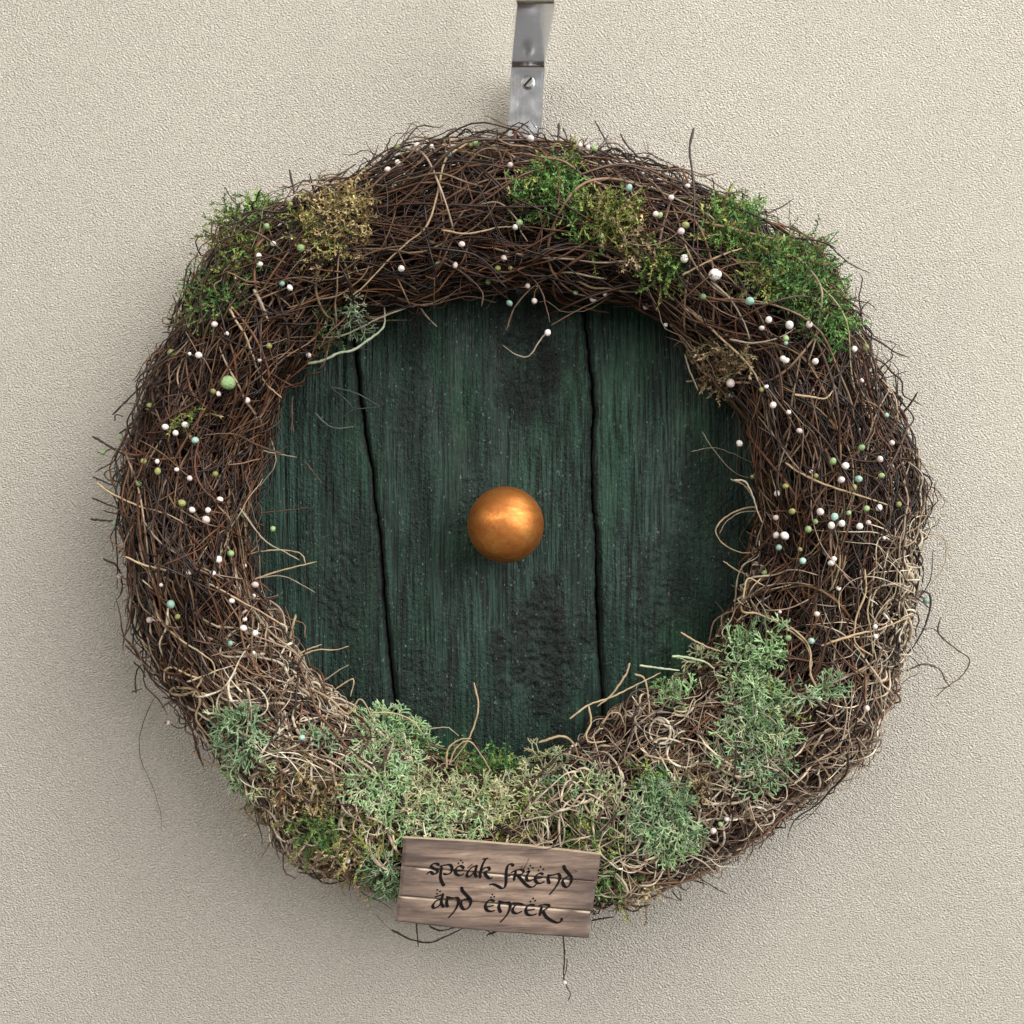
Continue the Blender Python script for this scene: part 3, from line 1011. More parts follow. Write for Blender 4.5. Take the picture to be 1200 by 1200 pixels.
fern_moss(982, 385, 20, 20, 0, 'vivid', 'green end of the large moss patch', 0.8)
fern_moss(845, 432, 28, 26, 10, 'brown', 'dry brown moss over the door edge', 0.7, .012)
fern_moss(292, 252, 26, 20, -25, 'green', 'green moss tuft at the wreath shoulder')
fern_moss(272, 290, 26, 32, 10, 'olive', 'olive and gold moss tuft')
fern_moss(283, 300, 22, 24, 10, 'green', 'green moss tuft', 0.6)
fern_moss(240, 345, 24, 34, 35, 'dark', 'dark green moss tuft')
fern_moss(252, 352, 18, 14, 0, 'vivid', 'green moss curl', 0.8)
fern_moss(388, 262, 34, 46, 30, 'gold', 'golden brown dry moss tuft', 0.9, .015)
fern_moss(372, 268, 18, 30, 10, 'olive', 'yellow green moss under the golden tuft', 0.6)
fern_moss(385, 388, 22, 16, -30, 'dark', 'dark moss at the door edge', 0.6)
fern_moss(352, 915, 46, 24, 12, 'gold', 'golden brown dry moss tuft under the pale green moss', 0.8, .012)
fern_moss(350, 930, 48, 22, 12, 'brown', 'dry brown moss', 0.6, .012)
fern_moss(368, 975, 30, 24, 20, 'dark', 'dark green moss tuft')
fern_moss(583, 908, 34, 20, 0, 'vivid', 'green moss along the door sill')
fern_moss(545, 890, 18, 14, 0, 'dark', 'dark green moss at the door sill', 0.7)
fern_moss(680, 972, 34, 26, 0, 'green', 'green moss above the sign')
fern_moss(715, 1026, 18, 30, 0, 'vivid', 'green moss beside the end of the sign')
fern_moss(765, 918, 22, 16, 0, 'vivid', 'small green moss tuft', 0.7)
fern_moss(905, 850, 26, 36, 0, 'olive', 'olive moss beside the pale lichen', 0.6)
fern_moss(740, 1045, 30, 18, -15, 'brown', 'dry brown moss strands', 0.6)
fern_moss(395, 1010, 44, 24, 30, 'brown', 'dry brown moss strands', 0.45)
fern_moss(220, 488, 12, 9, 0, 'olive', 'tiny moss sprig', 0.6)
fern_moss(645, 952, 40, 22, -5, 'green', 'green moss in the tendrils above the sign', 0.8)
fern_moss(600, 962, 44, 18, 5, 'olive', 'olive moss above the sign', 0.5)
fern_moss(705, 985, 26, 20, 0, 'vivid', 'green moss at the corner of the sign', 0.8)
fern_moss(430, 985, 34, 22, 0, 'olive', 'olive moss beside the sign', 0.5)
fern_moss(820, 905, 26, 26, 0, 'brown', 'dry brown moss between the pale lichens', 0.5)
fern_moss(320, 945, 30, 26, 30, 'brown', 'dry brown moss at the outer rim', 0.5)
# reindeer moss
lichen(455, 866, 48, 30, 12, 'mint', 'lacy mint green reindeer moss cushion')
lichen(450, 915, 34, 46, -10, 'mint', 'lacy mint green reindeer moss cushion')
lichen(284, 860, 20, 30, -12, 'sea', 'small grey green reindeer moss tuft')
lichen(293, 905, 16, 20, 0, 'mint', 'small mint reindeer moss tuft')
lichen(882, 764, 29, 34, 0, 'mint', 'tall mint green reindeer moss clump')
lichen(886, 812, 22, 28, 0, 'mint', 'tall mint green reindeer moss clump')
lichen(884, 872, 38, 48, 8, 'sea', 'broad mint reindeer moss clump')
lichen(874, 858, 32, 38, 8, 'mint', 'broad mint reindeer moss clump', 0.6)
lichen(790, 820, 24, 14, -10, 'mint', 'small pale green reindeer moss tuft on the rim')
lichen(775, 955, 34, 42, 20, 'sea', 'grey green reindeer moss clump')
lichen(785, 975, 26, 32, 20, 'mint', 'grey green reindeer moss clump', 0.5)
lichen(452, 1023, 15, 25, 0, 'sea', 'round blue green reindeer moss ball at the end of the sign', 1.8, .004, 5, .0006)
lichen(408, 370, 20, 18, -10, 'grey', 'pale grey green lichen at the door edge', 0.8, .0048)
lichen(545, 940, 54, 22, 5, 'pale', 'yellow green lichen above the sign', 0.8)
lichen(490, 945, 34, 26, 0, 'pale', 'yellow green lichen above the sign', 0.7)
lichen(520, 962, 70, 18, 4, 'mint', 'thin mint lichen along the top of the sign', 0.5)
lichen(610, 938, 46, 22, -5, 'pale', 'pale green lichen under the door sill', 0.6)
lichen(660, 925, 40, 20, -20, 'sea', 'grey green lichen under the door sill', 0.5)
lichen(830, 780, 34, 10, -10, 'pale', 'pale lichen sprig on the inner rim', 0.5)
lichen(378, 872, 16, 12, 10, 'sea', 'small grey green lichen scrap', 0.5)
lichen(640, 905, 36, 18, -18, 'pale', 'pale green lichen along the door sill', 0.7)
lichen(955, 812, 46, 9, -10, 'sea', 'thin grey green lichen strip', 0.45)
lichen(700, 935, 30, 20, 0, 'pale', 'pale green lichen scrap', 0.4)

# ------------------------------------------------------------------ bead garland
garland = empty('bead_garland', (CXW, -0.05, (600 - 1060) * PXM))
tag(garland, 'garland of tiny white, pink, green and mint beads on brown wire wound round the wreath', 'garland')
BEADS = [
    (200, 200, .18333, 'w655,467 w562,545,18 w570,598 t712,722,17 w762,748 g835,495,23 g613,357,21 o765,215 p870,185 p280,982,20 p358,1042,14 o628,1122,17 w880,1178,19 w620,290,13'),
    (110, 400, .18333, 'o497,75,24 w670,88,20 w612,80,12 g857,265,42 o762,320 w797,335,16 p978,377,20 w1062,122,16 o1120,30 o362,415,21 w457,548,19 w582,533,20 w522,585,17 t647,632,23 o408,830,21 o777,848 p612,875,16 g288,910,17 w530,820,13 o560,1035,23 p627,1078,18 w730,1080 p717,1140,23 w805,1012,20 g957,1112,18 t137,1160,18 g180,623,18 g57,710,18 w245,940,12 o318,765 w405,768,13'),
    (110, 600, .18333, 'g1145,108,18 g875,265,21 w795,303,23 w612,385,20 w960,345,16 p760,392,17 p168,414,19 p1030,465,23 g1015,555 w1022,535,14 w882,567,18 t490,590,24 o535,670 p357,690,20 w957,742,20 w1028,775,20 t872,840,17 w1020,900,12 w965,685,14 p430,467,12'),
    (400, 140, .18333, 'o357,180,21 w482,165 w577,172,13 g858,152,23 o828,165,14 t687,220,20 p1078,290,17 g1138,660,20 w1112,688,18 p770,797,18 p1040,887,20 o1000,950 o1080,950,14 g618,925,18 p728,932,18 w383,952,20 g937,1038,17 t1075,1175,21 p295,320 w360,275 p1190,1065,17'),
    (600, 140, .18333, 'w120,120,21 g527,185,20 w435,165,15 w485,180,15 t748,437,20 w1122,425,16 p1018,500,17 p918,605,18 g945,612,17 o1108,675,21 p1080,715,22 w1100,890,22 o568,745 w103,1060,14 g408,1108,16 w520,1150,21 w595,1115,14 p143,1160 p855,1195,20'),
    (800, 280, .18333, 'w207,228,40 g130,370,19 t428,397,25 w550,517,20 w683,550,25 w505,570,16 p808,548,20 g660,635,19 t660,665,14 w640,765,19 w660,778,20 w848,783,20 p305,922,27 t312,997,20 o505,965,15 p577,1062,21 w677,1108,15 w1098,703,18 o1170,695,21 p1145,905,14 w535,945,13'),
    (860, 460, .18333, 'w35,325,21 o118,538,15 o330,598,18 w275,645,18 o372,760,20 p268,800,18 w270,912,22 w325,915,26 t287,990,18 g633,440,22 w713,468,21 w687,557,21 t797,553,21 o765,608,20 o525,532,15 p492,505,11 w552,762,22 t642,795,23 w623,850,22 w690,837,21 g735,770,15 g848,742,19 w928,737,19 w803,855,20 p860,832,16 w935,425,19 g943,530,19 g815,352,20 p1010,322,17 t975,145,15 g475,875,21 g522,825,16 t440,1077,19 w640,1063,16 w622,1090,20 g195,1153,18 o1053,715,18 p960,930,12 o422,1003,14 p420,245,17'),
    (900, 640, .20833, 'w397,238,12 w275,382,14 g113,517,17 t243,533,17 t890,305,18 w603,453,13 w605,508,13 w553,912,18 p67,370,10'),
    (700, 720, .29167, 'w465,870,12 w520,822,10 g495,843,9'),
    (160, 720, .29167, 'p130,436,10 p250,490,12 w850,990,10 t665,495,12'),
    (580, 330, .25833, 'w240,232,15 w775,197,10 o803,195,11'),
    (440, 960, .23333, 'w950,820,11'),
]
BN = {'w': 'white bead', 'p': 'blush pink bead', 'g': 'leaf green bead', 'o': 'olive green bead', 't': 'pale mint bead'}


def sphere_mesh(name, seed):
    r = np.random.default_rng(seed)
    nu, nv = 14, 9
    V = [[0, 0, 1.0]]
    for j in range(1, nv):
        a = pi * j / nv
        for i in range(nu):
            b = 2 * pi * i / nu
            V.append([sin(a) * cos(b), sin(a) * sin(b), cos(a)])
    V.append([0, 0, -1.0])
    V = np.array(V)
    V *= 1 + 0.035 * np.sin(3 * V[:, :1] + seed) + 0.03 * np.sin(4 * V[:, 1:2] + 2 * seed)
    F = []
    for i in range(nu):
        F.append((0, 1 + i, 1 + (i + 1) % nu))
    for j in range(nv - 2):
        for i in range(nu):
            a, b = 1 + j * nu + i, 1 + j * nu + (i + 1) % nu
            F.append((a, a + nu, b + nu, b))
    k = 1 + (nv - 2) * nu
    for i in range(nu):
        F.append((len(V) - 1, k + (i + 1) % nu, k + i))
    me = bpy.data.meshes.new(name)
    me.from_pydata(V.tolist(), [], F)
    me.polygons.foreach_set('use_smooth', [True] * len(me.polygons))
    me.update()
    return me


bead_me = {}
for c_ in BEADM:
    bead_me[c_] = []
    for k in range(3):
        me = sphere_mesh('bead', k + 1)
        me.materials.append(BEADM[c_])
        bead_me[c_].append(me)
wires = []
nb = 0
for ox, oy, s, txt in BEADS:
    for it in txt.split():
        c_ = it[0]
        q = [float(v) for v in it[1:].split(',')]
        X, Y = ox + q[0] * s, oy + q[1] * s
        rad = (q[2] if len(q) > 2 else 18.0) * s * PXM
        th, u, y, p = px_to_ring(np.array([X]), np.array([Y]))
        u, y = u[0], y[0]
        if u < -1.0:
            yb = -0.058
        elif abs(u) > 1:
            yb = -0.05
        else:
            yb = min(y - 0.9 * rad - 0.0030, -0.05)
        pos = P(X, Y, yb)
        o = bpy.data.objects.new('bead', bead_me[c_][nb % 3])
        o.scale = (rad * rng.uniform(.86, 1.08), rad, rad * rng.uniform(.92, 1.14))
        o.location = pos
        o.rotation_euler = rng.uniform(0, 6, 3)
        COL.objects.link(o)
        o.parent = garland
        o.matrix_parent_inverse.translation = [-c for c in garland.location]
        nb += 1
        # a scrap of wire through the bead, diving into the twigs
        th = math.atan2(pos[2] - CZ, pos[0] - CXW)
        a = th + pi / 2 + rng.normal(0, .7)
        dr = np.array([cos(a), 0, sin(a)])
        e1 = pos + dr * rng.uniform(.008, .02) + np.array([0, rng.uniform(.004, .010), 0])
        e2 = pos - dr * rng.uniform(.006, .016) + np.array([0, rng.uniform(.004, .010), 0])
        if u < -1.0 or u > 1.03:
            # stands clear of the ring: its wire runs back into the twigs
            if Y < 1120 and not (600 < X < 680 and 370 < Y < 410):
                q0 = ring_pt(np.array([th + rng.normal(0, .03)]), np.array([0.15 if u > 0 else pi - .15]), np.array([.88]))[0]
                m1 = pos * .66 + q0 * .34 + rng.normal(0, .0012, 3)
                m2 = pos * .33 + q0 * .67 + rng.normal(0, .0012, 3)
                tip = pos - (q0 - pos) * .12
                wires.append(smooth_path(clamp_pt(np.array([q0, m2, m1, pos, tip])), 14))
            continue
        wires.append(smooth_path(clamp_pt(np.array([e1, pos * .6 + e1 * .4 + rng.normal(0, .001, 3), pos, pos * .6 + e2 * .4 + rng.normal(0, .001, 3), e2])), 14))
W = np.array(wires)
wc = twig_cols(len(W))
for i in range(len(W)):
    tube_child('wire', garland, W[i:i + 1], np.full((1, W.shape[1]), .00032), wc[i:i + 1], M_twig, 4)


# ------------------------------------------------------------------ round door
door = empty('round_door', (P(594, 620, DOOR_Y)[0], -0.004, P(594, 620, DOOR_Y)[2] - DOOR_R))
tag(door, 'round green painted plank door with a central gold knob, set inside the wreath', 'door')
dc = P(594, 618, DOOR_Y)
sD = 2 * TH * (D + DOOR_Y) / 1200
G1 = np.array([(406, 280), (410, 340), (414, 400), (420, 450), (428, 510), (437, 560), (443, 620), (449, 690), (456, 760), (464, 840), (468, 900), (470, 960)], float)
G2 = np.array([(676, 280), (683, 345), (690, 400), (696, 470), (694, 540), (697, 610), (699, 680), (701, 740), (706, 800), (708, 860), (709, 910), (710, 960)], float)


def gx(G, z):
    zz = (600 - G[:, 1]) * sD
    xx = (G[:, 0] - 600) * sD
    x = np.interp(z, zz[::-1], xx[::-1])
    return x + 0.00045 * vnoise(z * 0 + 3.3, z, 1, 260, 5) + 0.0006 * vnoise(z * 0 + 1.1, z, 1, 90, 6)


KNOTS = [(620, 425, 46, 85), (634, 765, 50, 85), (560, 600, 26, 60), (400, 690, 26, 70), (820, 600, 40, 90), (480, 470, 24, 80), (770, 690, 34, 70), (500, 800, 30, 60)]


def door_plank(xl_fn, xr_fn, seed, gw_l, gw_r):
    nz, nx = 260, 96
    z = np.linspace(dc[2] - DOOR_R * .9985, dc[2] + DOOR_R * .9985, nz)
    ch = np.sqrt(np.maximum(DOOR_R ** 2 - (z - dc[2]) ** 2, 0))
    xl = np.maximum(xl_fn(z), dc[0] - ch)
    xr = np.minimum(xr_fn(z), dc[0] + ch)
    xl = xl + 0.0006 * vnoise(z * 0 + 2., z, 1, 45, seed + 31) * (gw_l > .001) + 0.00035 * vnoise(z * 0 + 2., z, 1, 400, seed + 32) * (gw_l > .001)
    xr = xr + 0.0006 * vnoise(z * 0 + 5., z, 1, 45, seed + 33) * (gw_r > .001) + 0.00035 * vnoise(z * 0 + 2., z, 1, 400, seed + 34) * (gw_r > .001)
    ok = xr - xl > 0.002
    z, xl, xr = z[ok], xl[ok], xr[ok]
    nz = len(z)
    t = np.linspace(0, 1, nx) ** 1.0
    X = xl[:, None] + (xr - xl)[:, None] * t[None]
    Z = np.repeat(z[:, None], nx, 1)
    dl, dr_ = X - xl[:, None], xr[:, None] - X
    # warp the grain round the knots
    wx = X + 0.0035 * vnoise(X, Z, 30, 9, seed + 1)
    h = 0.00035 * vnoise(wx, Z, 900, 22, seed + 2) + 0.0005 * vnoise(wx, Z, 330, 14, seed + 3)
    h += 0.0007 * vnoise(wx, Z, 90, 12, seed + 4)
    kn = np.zeros_like(X)
    for i, (kx, ky, krx, kry) in enumerate(KNOTS):
        c = P(kx, ky, DOOR_Y)
        q = np.hypot((X - c[0]) / (krx * sD), (Z - c[2]) / (kry * sD)) + 0.35 * vnoise(X, Z, 160, 90, seed + 20 + i)
        kn = np.maximum(kn, np.clip((1.15 - q) / .45, 0, 1) * (1.0 if i < 2 else 0.5))
    fiss = np.abs(vnoise(wx, Z, 120, 330, seed + 5)) + 0.5 * np.abs(vnoise(wx, Z, 420, 700, seed + 6))
    h -= kn * 0.0026 * np.clip(0.35 - fiss, 0, 1) / .35
    h += kn * 0.0011 * vnoise(wx, Z, 500, 500, seed + 7)
    crack = np.clip(0.05 - np.abs(vnoise(wx, Z, 55, 4, seed + 8)), 0, 1) / .05
    h -= 0.0006 * crack * np.clip(vnoise(X, Z, 25, 8, seed + 9) + .3, 0, 1)
    # rounded, hand-carved shoulders at the plank edges
    edge = lambda d, w: np.clip(1 - d / w, 0, 1)
    e = edge(dl, gw_l) ** 2 * 0.0042 + edge(dr_, gw_r) ** 2 * 0.0042
    Y = DOOR_Y - h + e
    ink = np.clip(edge(dl, gw_l) ** 1.3 + edge(dr_, gw_r) ** 1.3, 0, 1)
    ink *= np.clip(0.75 + 0.5 * vnoise(X, Z, 200, 80, seed + 11), 0, 1)
    Vf = np.stack([X, Y, Z], -1).reshape(-1, 3)
    C = np.stack([kn * (0.7 + .3 * vnoise(X, Z, 140, 70, seed + 12)), ink, np.zeros_like(X)], -1).reshape(-1, 3)
    idx = np.arange(nz * nx).reshape(nz, nx)
    F = np.stack([idx[:-1, :-1], idx[:-1, 1:], idx[1:, 1:], idx[1:, :-1]], -1).reshape(-1, 4)
    # skirt to the back
    ring = np.concatenate([idx[0, :], idx[1:, -1], idx[-1, -2::-1], idx[-2:0:-1, 0]])
    back = Vf[ring].copy()
    back[:, 1] = DOOR_Y + 0.011
    nb_ = len(Vf)
    bi = nb_ + np.arange(len(ring))
    S = np.stack([ring, bi, np.roll(bi, -1), np.roll(ring, -1)], -1)
    Vv = np.vstack([Vf, back])
    Cc = np.vstack([C, np.tile([[0, 1.0, 0]], (len(back), 1))])
    return mesh_quads('plank', Vv, np.vstack([F, S]), Cc)


big_l = lambda z: np.full_like(z, -9.0)
big_r = lambda z: np.full_like(z, 9.0)
for xl_fn, xr_fn, sd, a, b in ((big_l, lambda z: gx(G1, z) - .0006, 100, .0005, .0032),
                               (lambda z: gx(G1, z) + .0006, lambda z: gx(G2, z) - .0005, 200, .0030, .0030),
                               (lambda z: gx(G2, z) + .0005, big_r, 300, .0032, .0005)):
    link('plank', door_plank(xl_fn, xr_fn, sd, a, b), M_door, door)


def lathe(prof, n, center, axis='y'):
    """prof: list of (radius, offset towards the camera)"""
    V, F = [], []
    for (r, h) in prof:
        for i in range(n):
            a = 2 * pi * i / n
            V.append((center[0] + r * cos(a), center[1] - h, center[2] + r * sin(a)))
    for j in range(len(prof) - 1):
        for i in range(n):
            k = (i + 1) % n
            F.append((j * n + i, j * n + k, (j + 1) * n + k, (j + 1) * n + i))
    return np.array(V), np.array(F)


V, F = lathe([(1e-5, 0.0005), (DOOR_R * .98, 0.0005), (DOOR_R * .98, -0.005), (1e-5, -0.005)], 96, (dc[0], DOOR_Y + .0125, dc[2]))
link('backing_board', mesh_quads('backing_board', V, F, smooth=False), M_dark, door)

kc = P(592.5, 615, -0.050)
R_ = 44.8 * 2 * TH * (D - 0.050) / 1200
prof = [(1e-5, R_ * .96)] + [(R_ * sin(a), R_ * .96 * cos(a)) for a in np.linspace(.05, 2.45, 44)] + [(R_ * .52, -R_ * .92), (R_ * .50, -R_ * 1.25)]
V, F = lathe(prof, 72, kc)
knob = link('door_knob', mesh_quads('door_knob', V, F), M_knob, door)
knob['label'] = 'round antique gold door knob'

# ------------------------------------------------------------------ sign
SY = -0.0960
sign = empty('wooden_sign', tuple(P(577, 1091, SY)))
tag(sign, 'small tilted wooden plank sign lettered speak friend and enter, at the foot of the wreath', 'sign')
SR = [  # plank corners in photo pixels: TL TR BR BL
    ((472.5, 982), (704, 1001.5), (699.6, 1032.8), (470.6, 1014.6)),
    ((470.4, 1015.8), (699.4, 1034.2), (694.4, 1067.2), (467.2, 1049.2)),
    ((466.8, 1050.4), (691.6, 1068.4), (690.4, 1100.6), (462.8, 1079.6)),
]


def sign_plank(c, row):
    nx, nz = 60, 36
    TL, TR, BRr, BL = [np.array(q, float) for q in c]
    u = np.linspace(0, 1, nx)
    v = np.linspace(0, 1, nz)
    U, W_ = np.meshgrid(u, v)
    top = TL + (TR - TL) * U[..., None]
    bt = BL + (BRr - BL) * U[..., None]
    pp = top + (bt - top) * W_[..., None]
    # hand-cut, slightly bowed long edges
    amp = np.array([1.1, .35, .35, .8])
    if row == 0:
        pp[..., 1] += (1 - W_) * (-2.6 * np.sin(pi * U) + .5 * vnoise(U, W_ * 0, 9, 1, 3))
    if row == 2:
        pp[..., 1] += W_ * (1.2 * np.sin(pi * U * 1.3) + .6 * vnoise(U, W_ * 0, 12, 1, 4))
    pp[..., 0] += np.where(U < .01, .5 * vnoise(W_, U, 7, 1, row + 5), 0) + np.where(U > .99, .5 * vnoise(W_, U, 7, 1, row + 9), 0)
    y = np.full(U.shape, SY + row * 0.00006)
    ed = np.minimum(np.minimum(U, 1 - U) * 230, np.minimum(W_, 1 - W_) * 33)
    y = y + 0.0007 * np.clip(1 - ed / 1.3, 0, 1) ** 2
    X = P(pp[..., 0], pp[..., 1], y)
    # dark ink towards the outer border of the whole sign
    dxe = np.minimum(U, 1 - U) * 230
    dze = (row + W_) * 33 if row == 0 else ((1 - W_) * 33 if row == 2 else np.full(U.shape, 60.))
    st = np.clip(1 - np.minimum(dxe / 46, dze / 17), 0, 1) ** .8
    st = np.clip(st + .5 * np.clip(1 - np.minimum(W_, 1 - W_) * 33 / 2.2, 0, 1), 0, 1)
    edge_catch = np.clip(1.35 - W_ * 33 / 2.0, 0, 1) * np.clip(vnoise(U, W_ * 0, 14, 1, 40 + row) * 1.5 + .45, 0, 1) * (row > 0)  # light caught by the upper plank edges, painted as a broken pale line
    C = np.stack([st * (1 - edge_catch), edge_catch, st * 0], -1).reshape(-1, 3)
    Vf = X.reshape(-1, 3)
    idx = np.arange(nx * nz).reshape(nz, nx)
    F = np.stack([idx[:-1, :-1], idx[1:, :-1], idx[1:, 1:], idx[:-1, 1:]], -1).reshape(-1, 4)
    ring = np.concatenate([idx[0, :], idx[1:, -1], idx[-1, -2::-1], idx[-2:0:-1, 0]])
    back = Vf[ring].copy()
    back[:, 1] = SY + .0042
    side0 = Vf[ring].copy()
    n0 = len(Vf)
    a = n0 + np.arange(len(ring))
    b = a + len(ring)
    S = np.stack([a, np.roll(a, -1), np.roll(b, -1), b], -1)
    # back cover: strip between the two long edges
    bt0 = b[:nx]
    bb = b[nx + nz - 2:2 * nx + nz - 2][::-1]
    B = np.stack([bt0[:-1], bt0[1:], bb[1:], bb[:-1]], -1)
    V = np.vstack([Vf, side0, back])
    Cc = np.vstack([C, np.zeros((len(V) - n0, 3))])
    mi = [0] * len(F) + [1] * (len(S) + len(B))
    return mesh_quads('plank', V, np.vstack([F, S, B]), Cc, smooth=False, midx=mi)


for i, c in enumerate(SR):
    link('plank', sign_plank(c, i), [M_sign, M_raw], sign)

T1, T2 = (490, 995), (580, 995)
TS = 110 / 1200
WORDS = [
    (T1, [  # speak
        [(272, 208), (235, 186), (188, 190), (168, 224), (202, 250), (245, 272), (238, 308), (195, 318), (152, 290), (108, 320)],
        [(302, 222), (290, 300), (286, 370), (308, 430), (335, 475)],
        [(272, 222), (340, 205), (405, 202), (432, 240), (420, 298), (372, 322), (318, 316)],
        [(592, 246), (540, 216), (492, 240), (474, 285), (492, 322), (540, 336), (590, 312)],
        [(480, 282), (530, 275), (582, 264)],
        [(538, 140), (556, 152)], [(506, 176), (524, 188)], [(562, 168), (580, 180)],
        [(742, 218), (690, 232), (645, 280), (622, 338), (655, 350), (705, 310), (738, 262)],
        [(752, 200), (735, 270), (730, 320), (752, 362)],
        [(822, 130), (858, 124), (898, 114)],
        [(868, 120), (826, 196), (798, 290), (790, 376)],
        [(800, 292), (845, 245), (898, 235), (910, 268), (858, 292), (868, 335), (912, 374), (956, 366)]]),
    (T2, [  # friend
        [(238, 222), (214, 194), (175, 200), (152, 250), (142, 330), (142, 420), (124, 488), (84, 500), (38, 474), (-28, 450), (-78, 460)],
        [(140, 348), (178, 344), (216, 330)],
        [(268, 275), (255, 340), (240, 406)],
        [(204, 302), (268, 272), (338, 264), (366, 290), (338, 322), (282, 330)],
        [(282, 330), (332, 382), (390, 448), (448, 484), (498, 478), (532, 445)],
        [(392, 300), (438, 284), (408, 345), (410, 396), (450, 406), (492, 384)],
        [(446, 206), (464, 218)], [(420, 248), (440, 258)], [(474, 236), (496, 246)],
        [(622, 322), (572, 310), (532, 338), (514, 388), (540, 430), (590, 436), (636, 410)],
        [(528, 374), (575, 370), (622, 360)],
        [(576, 220), (594, 232)], [(550, 268), (568, 278)], [(610, 256), (632, 264)],
        [(692, 322), (680, 380), (698, 448)],
        [(668, 334), (740, 332), (808, 318), (832, 358), (810, 430), (758, 512), (694, 586)],
        [(880, 204), (890, 250), (940, 312), (976, 362), (970, 430), (924, 486), (880, 462), (866, 412), (892, 376), (942, 346)]]),
    (T1, [  # and
        [(322, 566), (302, 640), (300, 700), (334, 744)],
        [(302, 640), (232, 662), (190, 718), (200, 752), (250, 738), (300, 688)],
        [(212, 612), (262, 598), (320, 580)],
        [(238, 514), (254, 528)], [(272, 534), (290, 546)], [(234, 566), (252, 578)],
        [(382, 610), (365, 680), (376, 746)],
        [(356, 612), (430, 626), (500, 624), (516, 670), (490, 750), (440, 822), (384, 880)],
        [(555, 480), (566, 530), (620, 592), (666, 642), (670, 702), (630, 760), (580, 766), (550, 720), (556, 670), (602, 640), (652, 642)]]),
    (T2, [  # enter
        [(-2, 664), (-62, 650), (-102, 680), (-122, 730), (-102, 780), (-52, 796), (4, 784)],
        [(-102, 738), (-55, 730), (-12, 720)],
        [(-40, 574), (-24, 588)], [(-58, 612), (-40, 624)], [(-18, 602), (0, 614)],
        [(70, 682), (50, 742), (76, 816)],
        [(40, 668), (110, 682), (180, 686), (196, 730), (170, 812), (120, 882), (64, 940)],
        [(218, 690), (300, 696), (372, 712)],
        [(282, 704), (236, 750), (230, 800), (280, 822), (352, 794)],
        [(512, 722), (450, 710), (410, 740), (394, 790), (420, 836), (480, 846), (536, 824)],
        [(412, 784), (462, 778), (512, 764)],
        [(480, 624), (500, 636)], [(444, 666), (464, 678)], [(506, 654), (526, 666)],
        [(602, 732), (586, 790), (570, 856)],
        [(558, 722), (640, 710), (694, 722), (680, 748), (612, 790)],
        [(612, 790), (652, 862), (720, 912), (800, 940), (846, 920), (856, 880)]]),
]
for (ox, oy), strokes in WORDS:
    Vs, Fs = [], []
    for si, st in enumerate(strokes):
        q = np.array(st, float)
        K = max(6, 6 * (len(q) - 1))
        p = smooth_path(q, K)
        t = np.gradient(p, axis=0)
        t /= np.linalg.norm(t, axis=1, keepdims=True) + 1e-9
        nrm = np.stack([-t[:, 1], t[:, 0]], -1)
        nib = np.array([cos(radians(-30)), sin(radians(-30))]) * 23
        hw = np.maximum(np.abs(nrm @ nib), 8.5)
        if len(q) == 2:
            hw[:] = 11
        hw = np.convolve(np.pad(hw, 1, mode='edge'), [.25, .5, .25], 'valid')
        hw[0] *= .55
        hw[-1] *= .35
        base = len(Vs) and sum(len(v) for v in Vs)
        yy = SY - 0.00008 - 0.000006 * si
        A = P(ox + (p[:, 0] + nrm[:, 0] * hw) * TS, oy + (p[:, 1] + nrm[:, 1] * hw) * TS, yy)
        B = P(ox + (p[:, 0] - nrm[:, 0] * hw) * TS, oy + (p[:, 1] - nrm[:, 1] * hw) * TS, yy)
        i = np.arange(K - 1)
        Fs.append(np.stack([i, i + 1, i + 1 + K, i + K], -1) + base)
        Vs.append(np.vstack([A, B]))
    link('lettering', mesh_quads('lettering', np.vstack(Vs), np.vstack(Fs), smooth=False), M_ink, sign)

# ------------------------------------------------------------------ metal hanger
HY = -0.014
hb = P(618.8, 76, HY)
hanger = empty('wreath_hanger', (hb[0] - .002, HY, hb[2] - .12))
tag(hanger, 'bent aluminium strap hanger with a slotted screw, holding up the wreath', 'hanger')


def strap(name, path, width, thick, mat, xs=None, round_end=False, tilt=0.0):
    """path: [(y,z)], bent strip; xs: x centre per point"""
    p = np.array(path, float)
    n = len(p)
    t = np.gradient(p, axis=0)
    t /= np.linalg.norm(t, axis=1, keepdims=True)
    nr = np.stack([t[:, 1], -t[:, 0]], -1) * thick / 2
    xs = np.full(n, hb[0]) if xs is None else np.asarray(xs)
    w = np.full(n, width / 2.0) if np.isscalar(width) else np.asarray(width) / 2
    V, F = [], []
    bev = .0004
    for i in range(n):
        sec = [(-w[i], 1 - .6), (-w[i] + bev, 1), (w[i] - bev, 1), (w[i], .4), (w[i], -.4), (w[i] - bev, -1), (-w[i] + bev, -1), (-w[i], -.4)]
        for (dx, k) in sec:
            V.append((xs[i] + dx, p[i, 0] + nr[i, 0] * k, p[i, 1] + nr[i, 1] * k))
    for i in range(n - 1):
        for j in range(8):
            k = (j + 1) % 8
            F.append((i * 8 + j, i * 8 + k, i * 8 + 8 + k, i * 8 + 8 + j))
    for s in (0, (n - 1) * 8):
        F += [(s, s + 1, s + 2, s + 3), (s + 3, s + 4, s + 5, s + 6), (s + 6, s + 7, s, s + 3)]
    o = link(name, mesh_quads(name, np.array(V), np.array(F)), mat, hanger)
    m = o.modifiers.new('edge_split', 'EDGE_SPLIT')
    m.split_angle = radians(35)
    return o


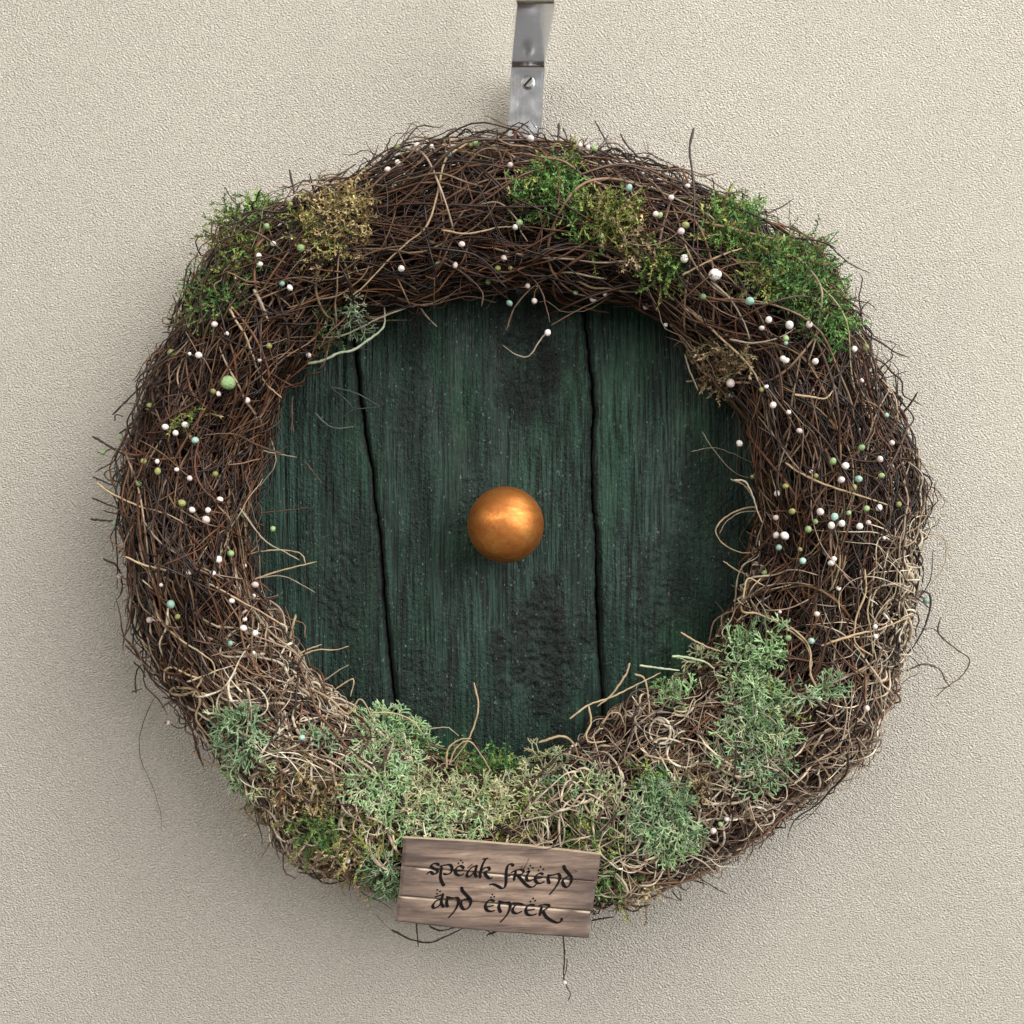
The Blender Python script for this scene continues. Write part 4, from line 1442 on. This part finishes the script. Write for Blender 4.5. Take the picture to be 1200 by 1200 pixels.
SW = 39.4 * 2 * TH * (D + HY) / 1200
zb = hb[2]
path, xs = [], []
for z in np.linspace(zb - .090, zb - .004, 12):
    path.append((HY, z)); xs.append(hb[0] - (zb - z) * .055)
for a in np.linspace(.15, 1.0, 8):                      # bend forward
    b = a * radians(92)
    path.append((HY - .004 * (1 - cos(b)), zb - .004 + .004 * sin(b))); xs.append(hb[0])
y1, z1 = path[-1]
for k in np.linspace(.1, 1, 8):
    path.append((y1 - .082 * k, z1 - .0025 * k)); xs.append(hb[0] + .0030 * k)
y2, z2 = path[-1]
for a in np.linspace(.15, 1.0, 7):
    b = a * radians(84)
    path.append((y2 - .004 * sin(b), z2 + .004 * (1 - cos(b)))); xs.append(hb[0] + .0026)
y3, z3 = path[-1]
for k in np.linspace(.2, 1, 5):
    path.append((y3, z3 + .07 * k)); xs.append(hb[0] + .0026)
strap('strap', path, SW, .0012, M_steel, xs)
# hook strip in front of the strap's foot: rounded top, runs down and curls forward under the top of the ring
zt = P(618, 146, HY)[2]
hx = P(619, 146, HY)[0]
pp_, ww = [], []
for a in np.linspace(0.05, pi / 2, 8):
    pp_.append((HY - .0014, zt - .008 * (1 - sin(a)))); ww.append(.016 * cos(pi / 2 - a) if a < pi / 2 else .016)
ww = [.016 * math.sqrt(max(0.02, 1 - (1 - k / 7) ** 2)) for k in range(8)]
pp_ = [(HY - .0014, zt - .008 * k / 7) for k in range(8)]
for z in np.linspace(zt - .015, zt - .095, 6):
    pp_.append((HY - .0014, z)); ww.append(.016)
for a in np.linspace(.2, 1, 7):
    b = a * pi
    pp_.append((HY - .0014 - .012 * (1 - cos(b)), zt - .095 - .012 * sin(b))); ww.append(.016)
pp_.append((HY - .0014 - .024, zt - .083)); ww.append(.014)
strap('hook_strip', pp_, ww, .0011, M_steel, [hx] * len(pp_))
# slotted screw
sc = P(618.8, 97, HY - .0006)
V, F = lathe([(.0042, 0), (.0042, .0006), (.0040, .0009), (.0036, .0010)], 32, sc)
washer = link('screw', mesh_quads('screw', V, F), M_screw, hanger)
for sgn in (1, -1):
    vv, ff = [], []
    a0 = math.asin(.0004 / .0035)
    arc = [(.0035 * cos(a), .0035 * sin(a)) for a in np.linspace(a0, pi - a0, 14)]
    ca, sa = cos(radians(48)), sin(radians(48))
    ring = []
    for (x, z) in arc:
        x, z = x * 1.0, z * sgn
        ring.append((sc[0] + x * ca - z * sa, sc[2] + x * sa + z * ca))
    n = len(ring)
    cxm, czm = np.mean([r[0] for r in ring]), np.mean([r[1] for r in ring])
    for lv, (y, k) in enumerate(((sc[1] - .0008, 1.0), (sc[1] - .0018, 1.0), (sc[1] - .0022, .88))):
        vv += [(cxm + (x - cxm) * k, y, czm + (z - czm) * k) for (x, z) in ring]
    vv.append((cxm, sc[1] - .0023, czm))
    me = bpy.data.meshes.new('screw_head_half')
    for lv in range(2):
        ff += [(lv * n + i, lv * n + (i + 1) % n, lv * n + n + (i + 1) % n, lv * n + n + i) for i in range(n)]
    ff += [(2 * n + i, 2 * n + (i + 1) % n, 3 * n) for i in range(n)]
    me.from_pydata(vv, [], ff)
    me.update()
    h_ = link('screw_head', me, M_screw, washer)
    h_.matrix_parent_inverse.identity()
V, F = lathe([(.0037, .00085), (1e-5, .00085)], 24, sc)
o = link('screw_slot', mesh_quads('screw_slot', V, F), M_dark, washer)
o.matrix_parent_inverse.identity()
print('objects', len(bpy.data.objects), 'tris', sum(len(o.data.loop_triangles) or sum(len(p.vertices) - 2 for p in o.data.polygons) for o in bpy.data.objects if o.type == 'MESH' and len(o.data.polygons) < 5000))
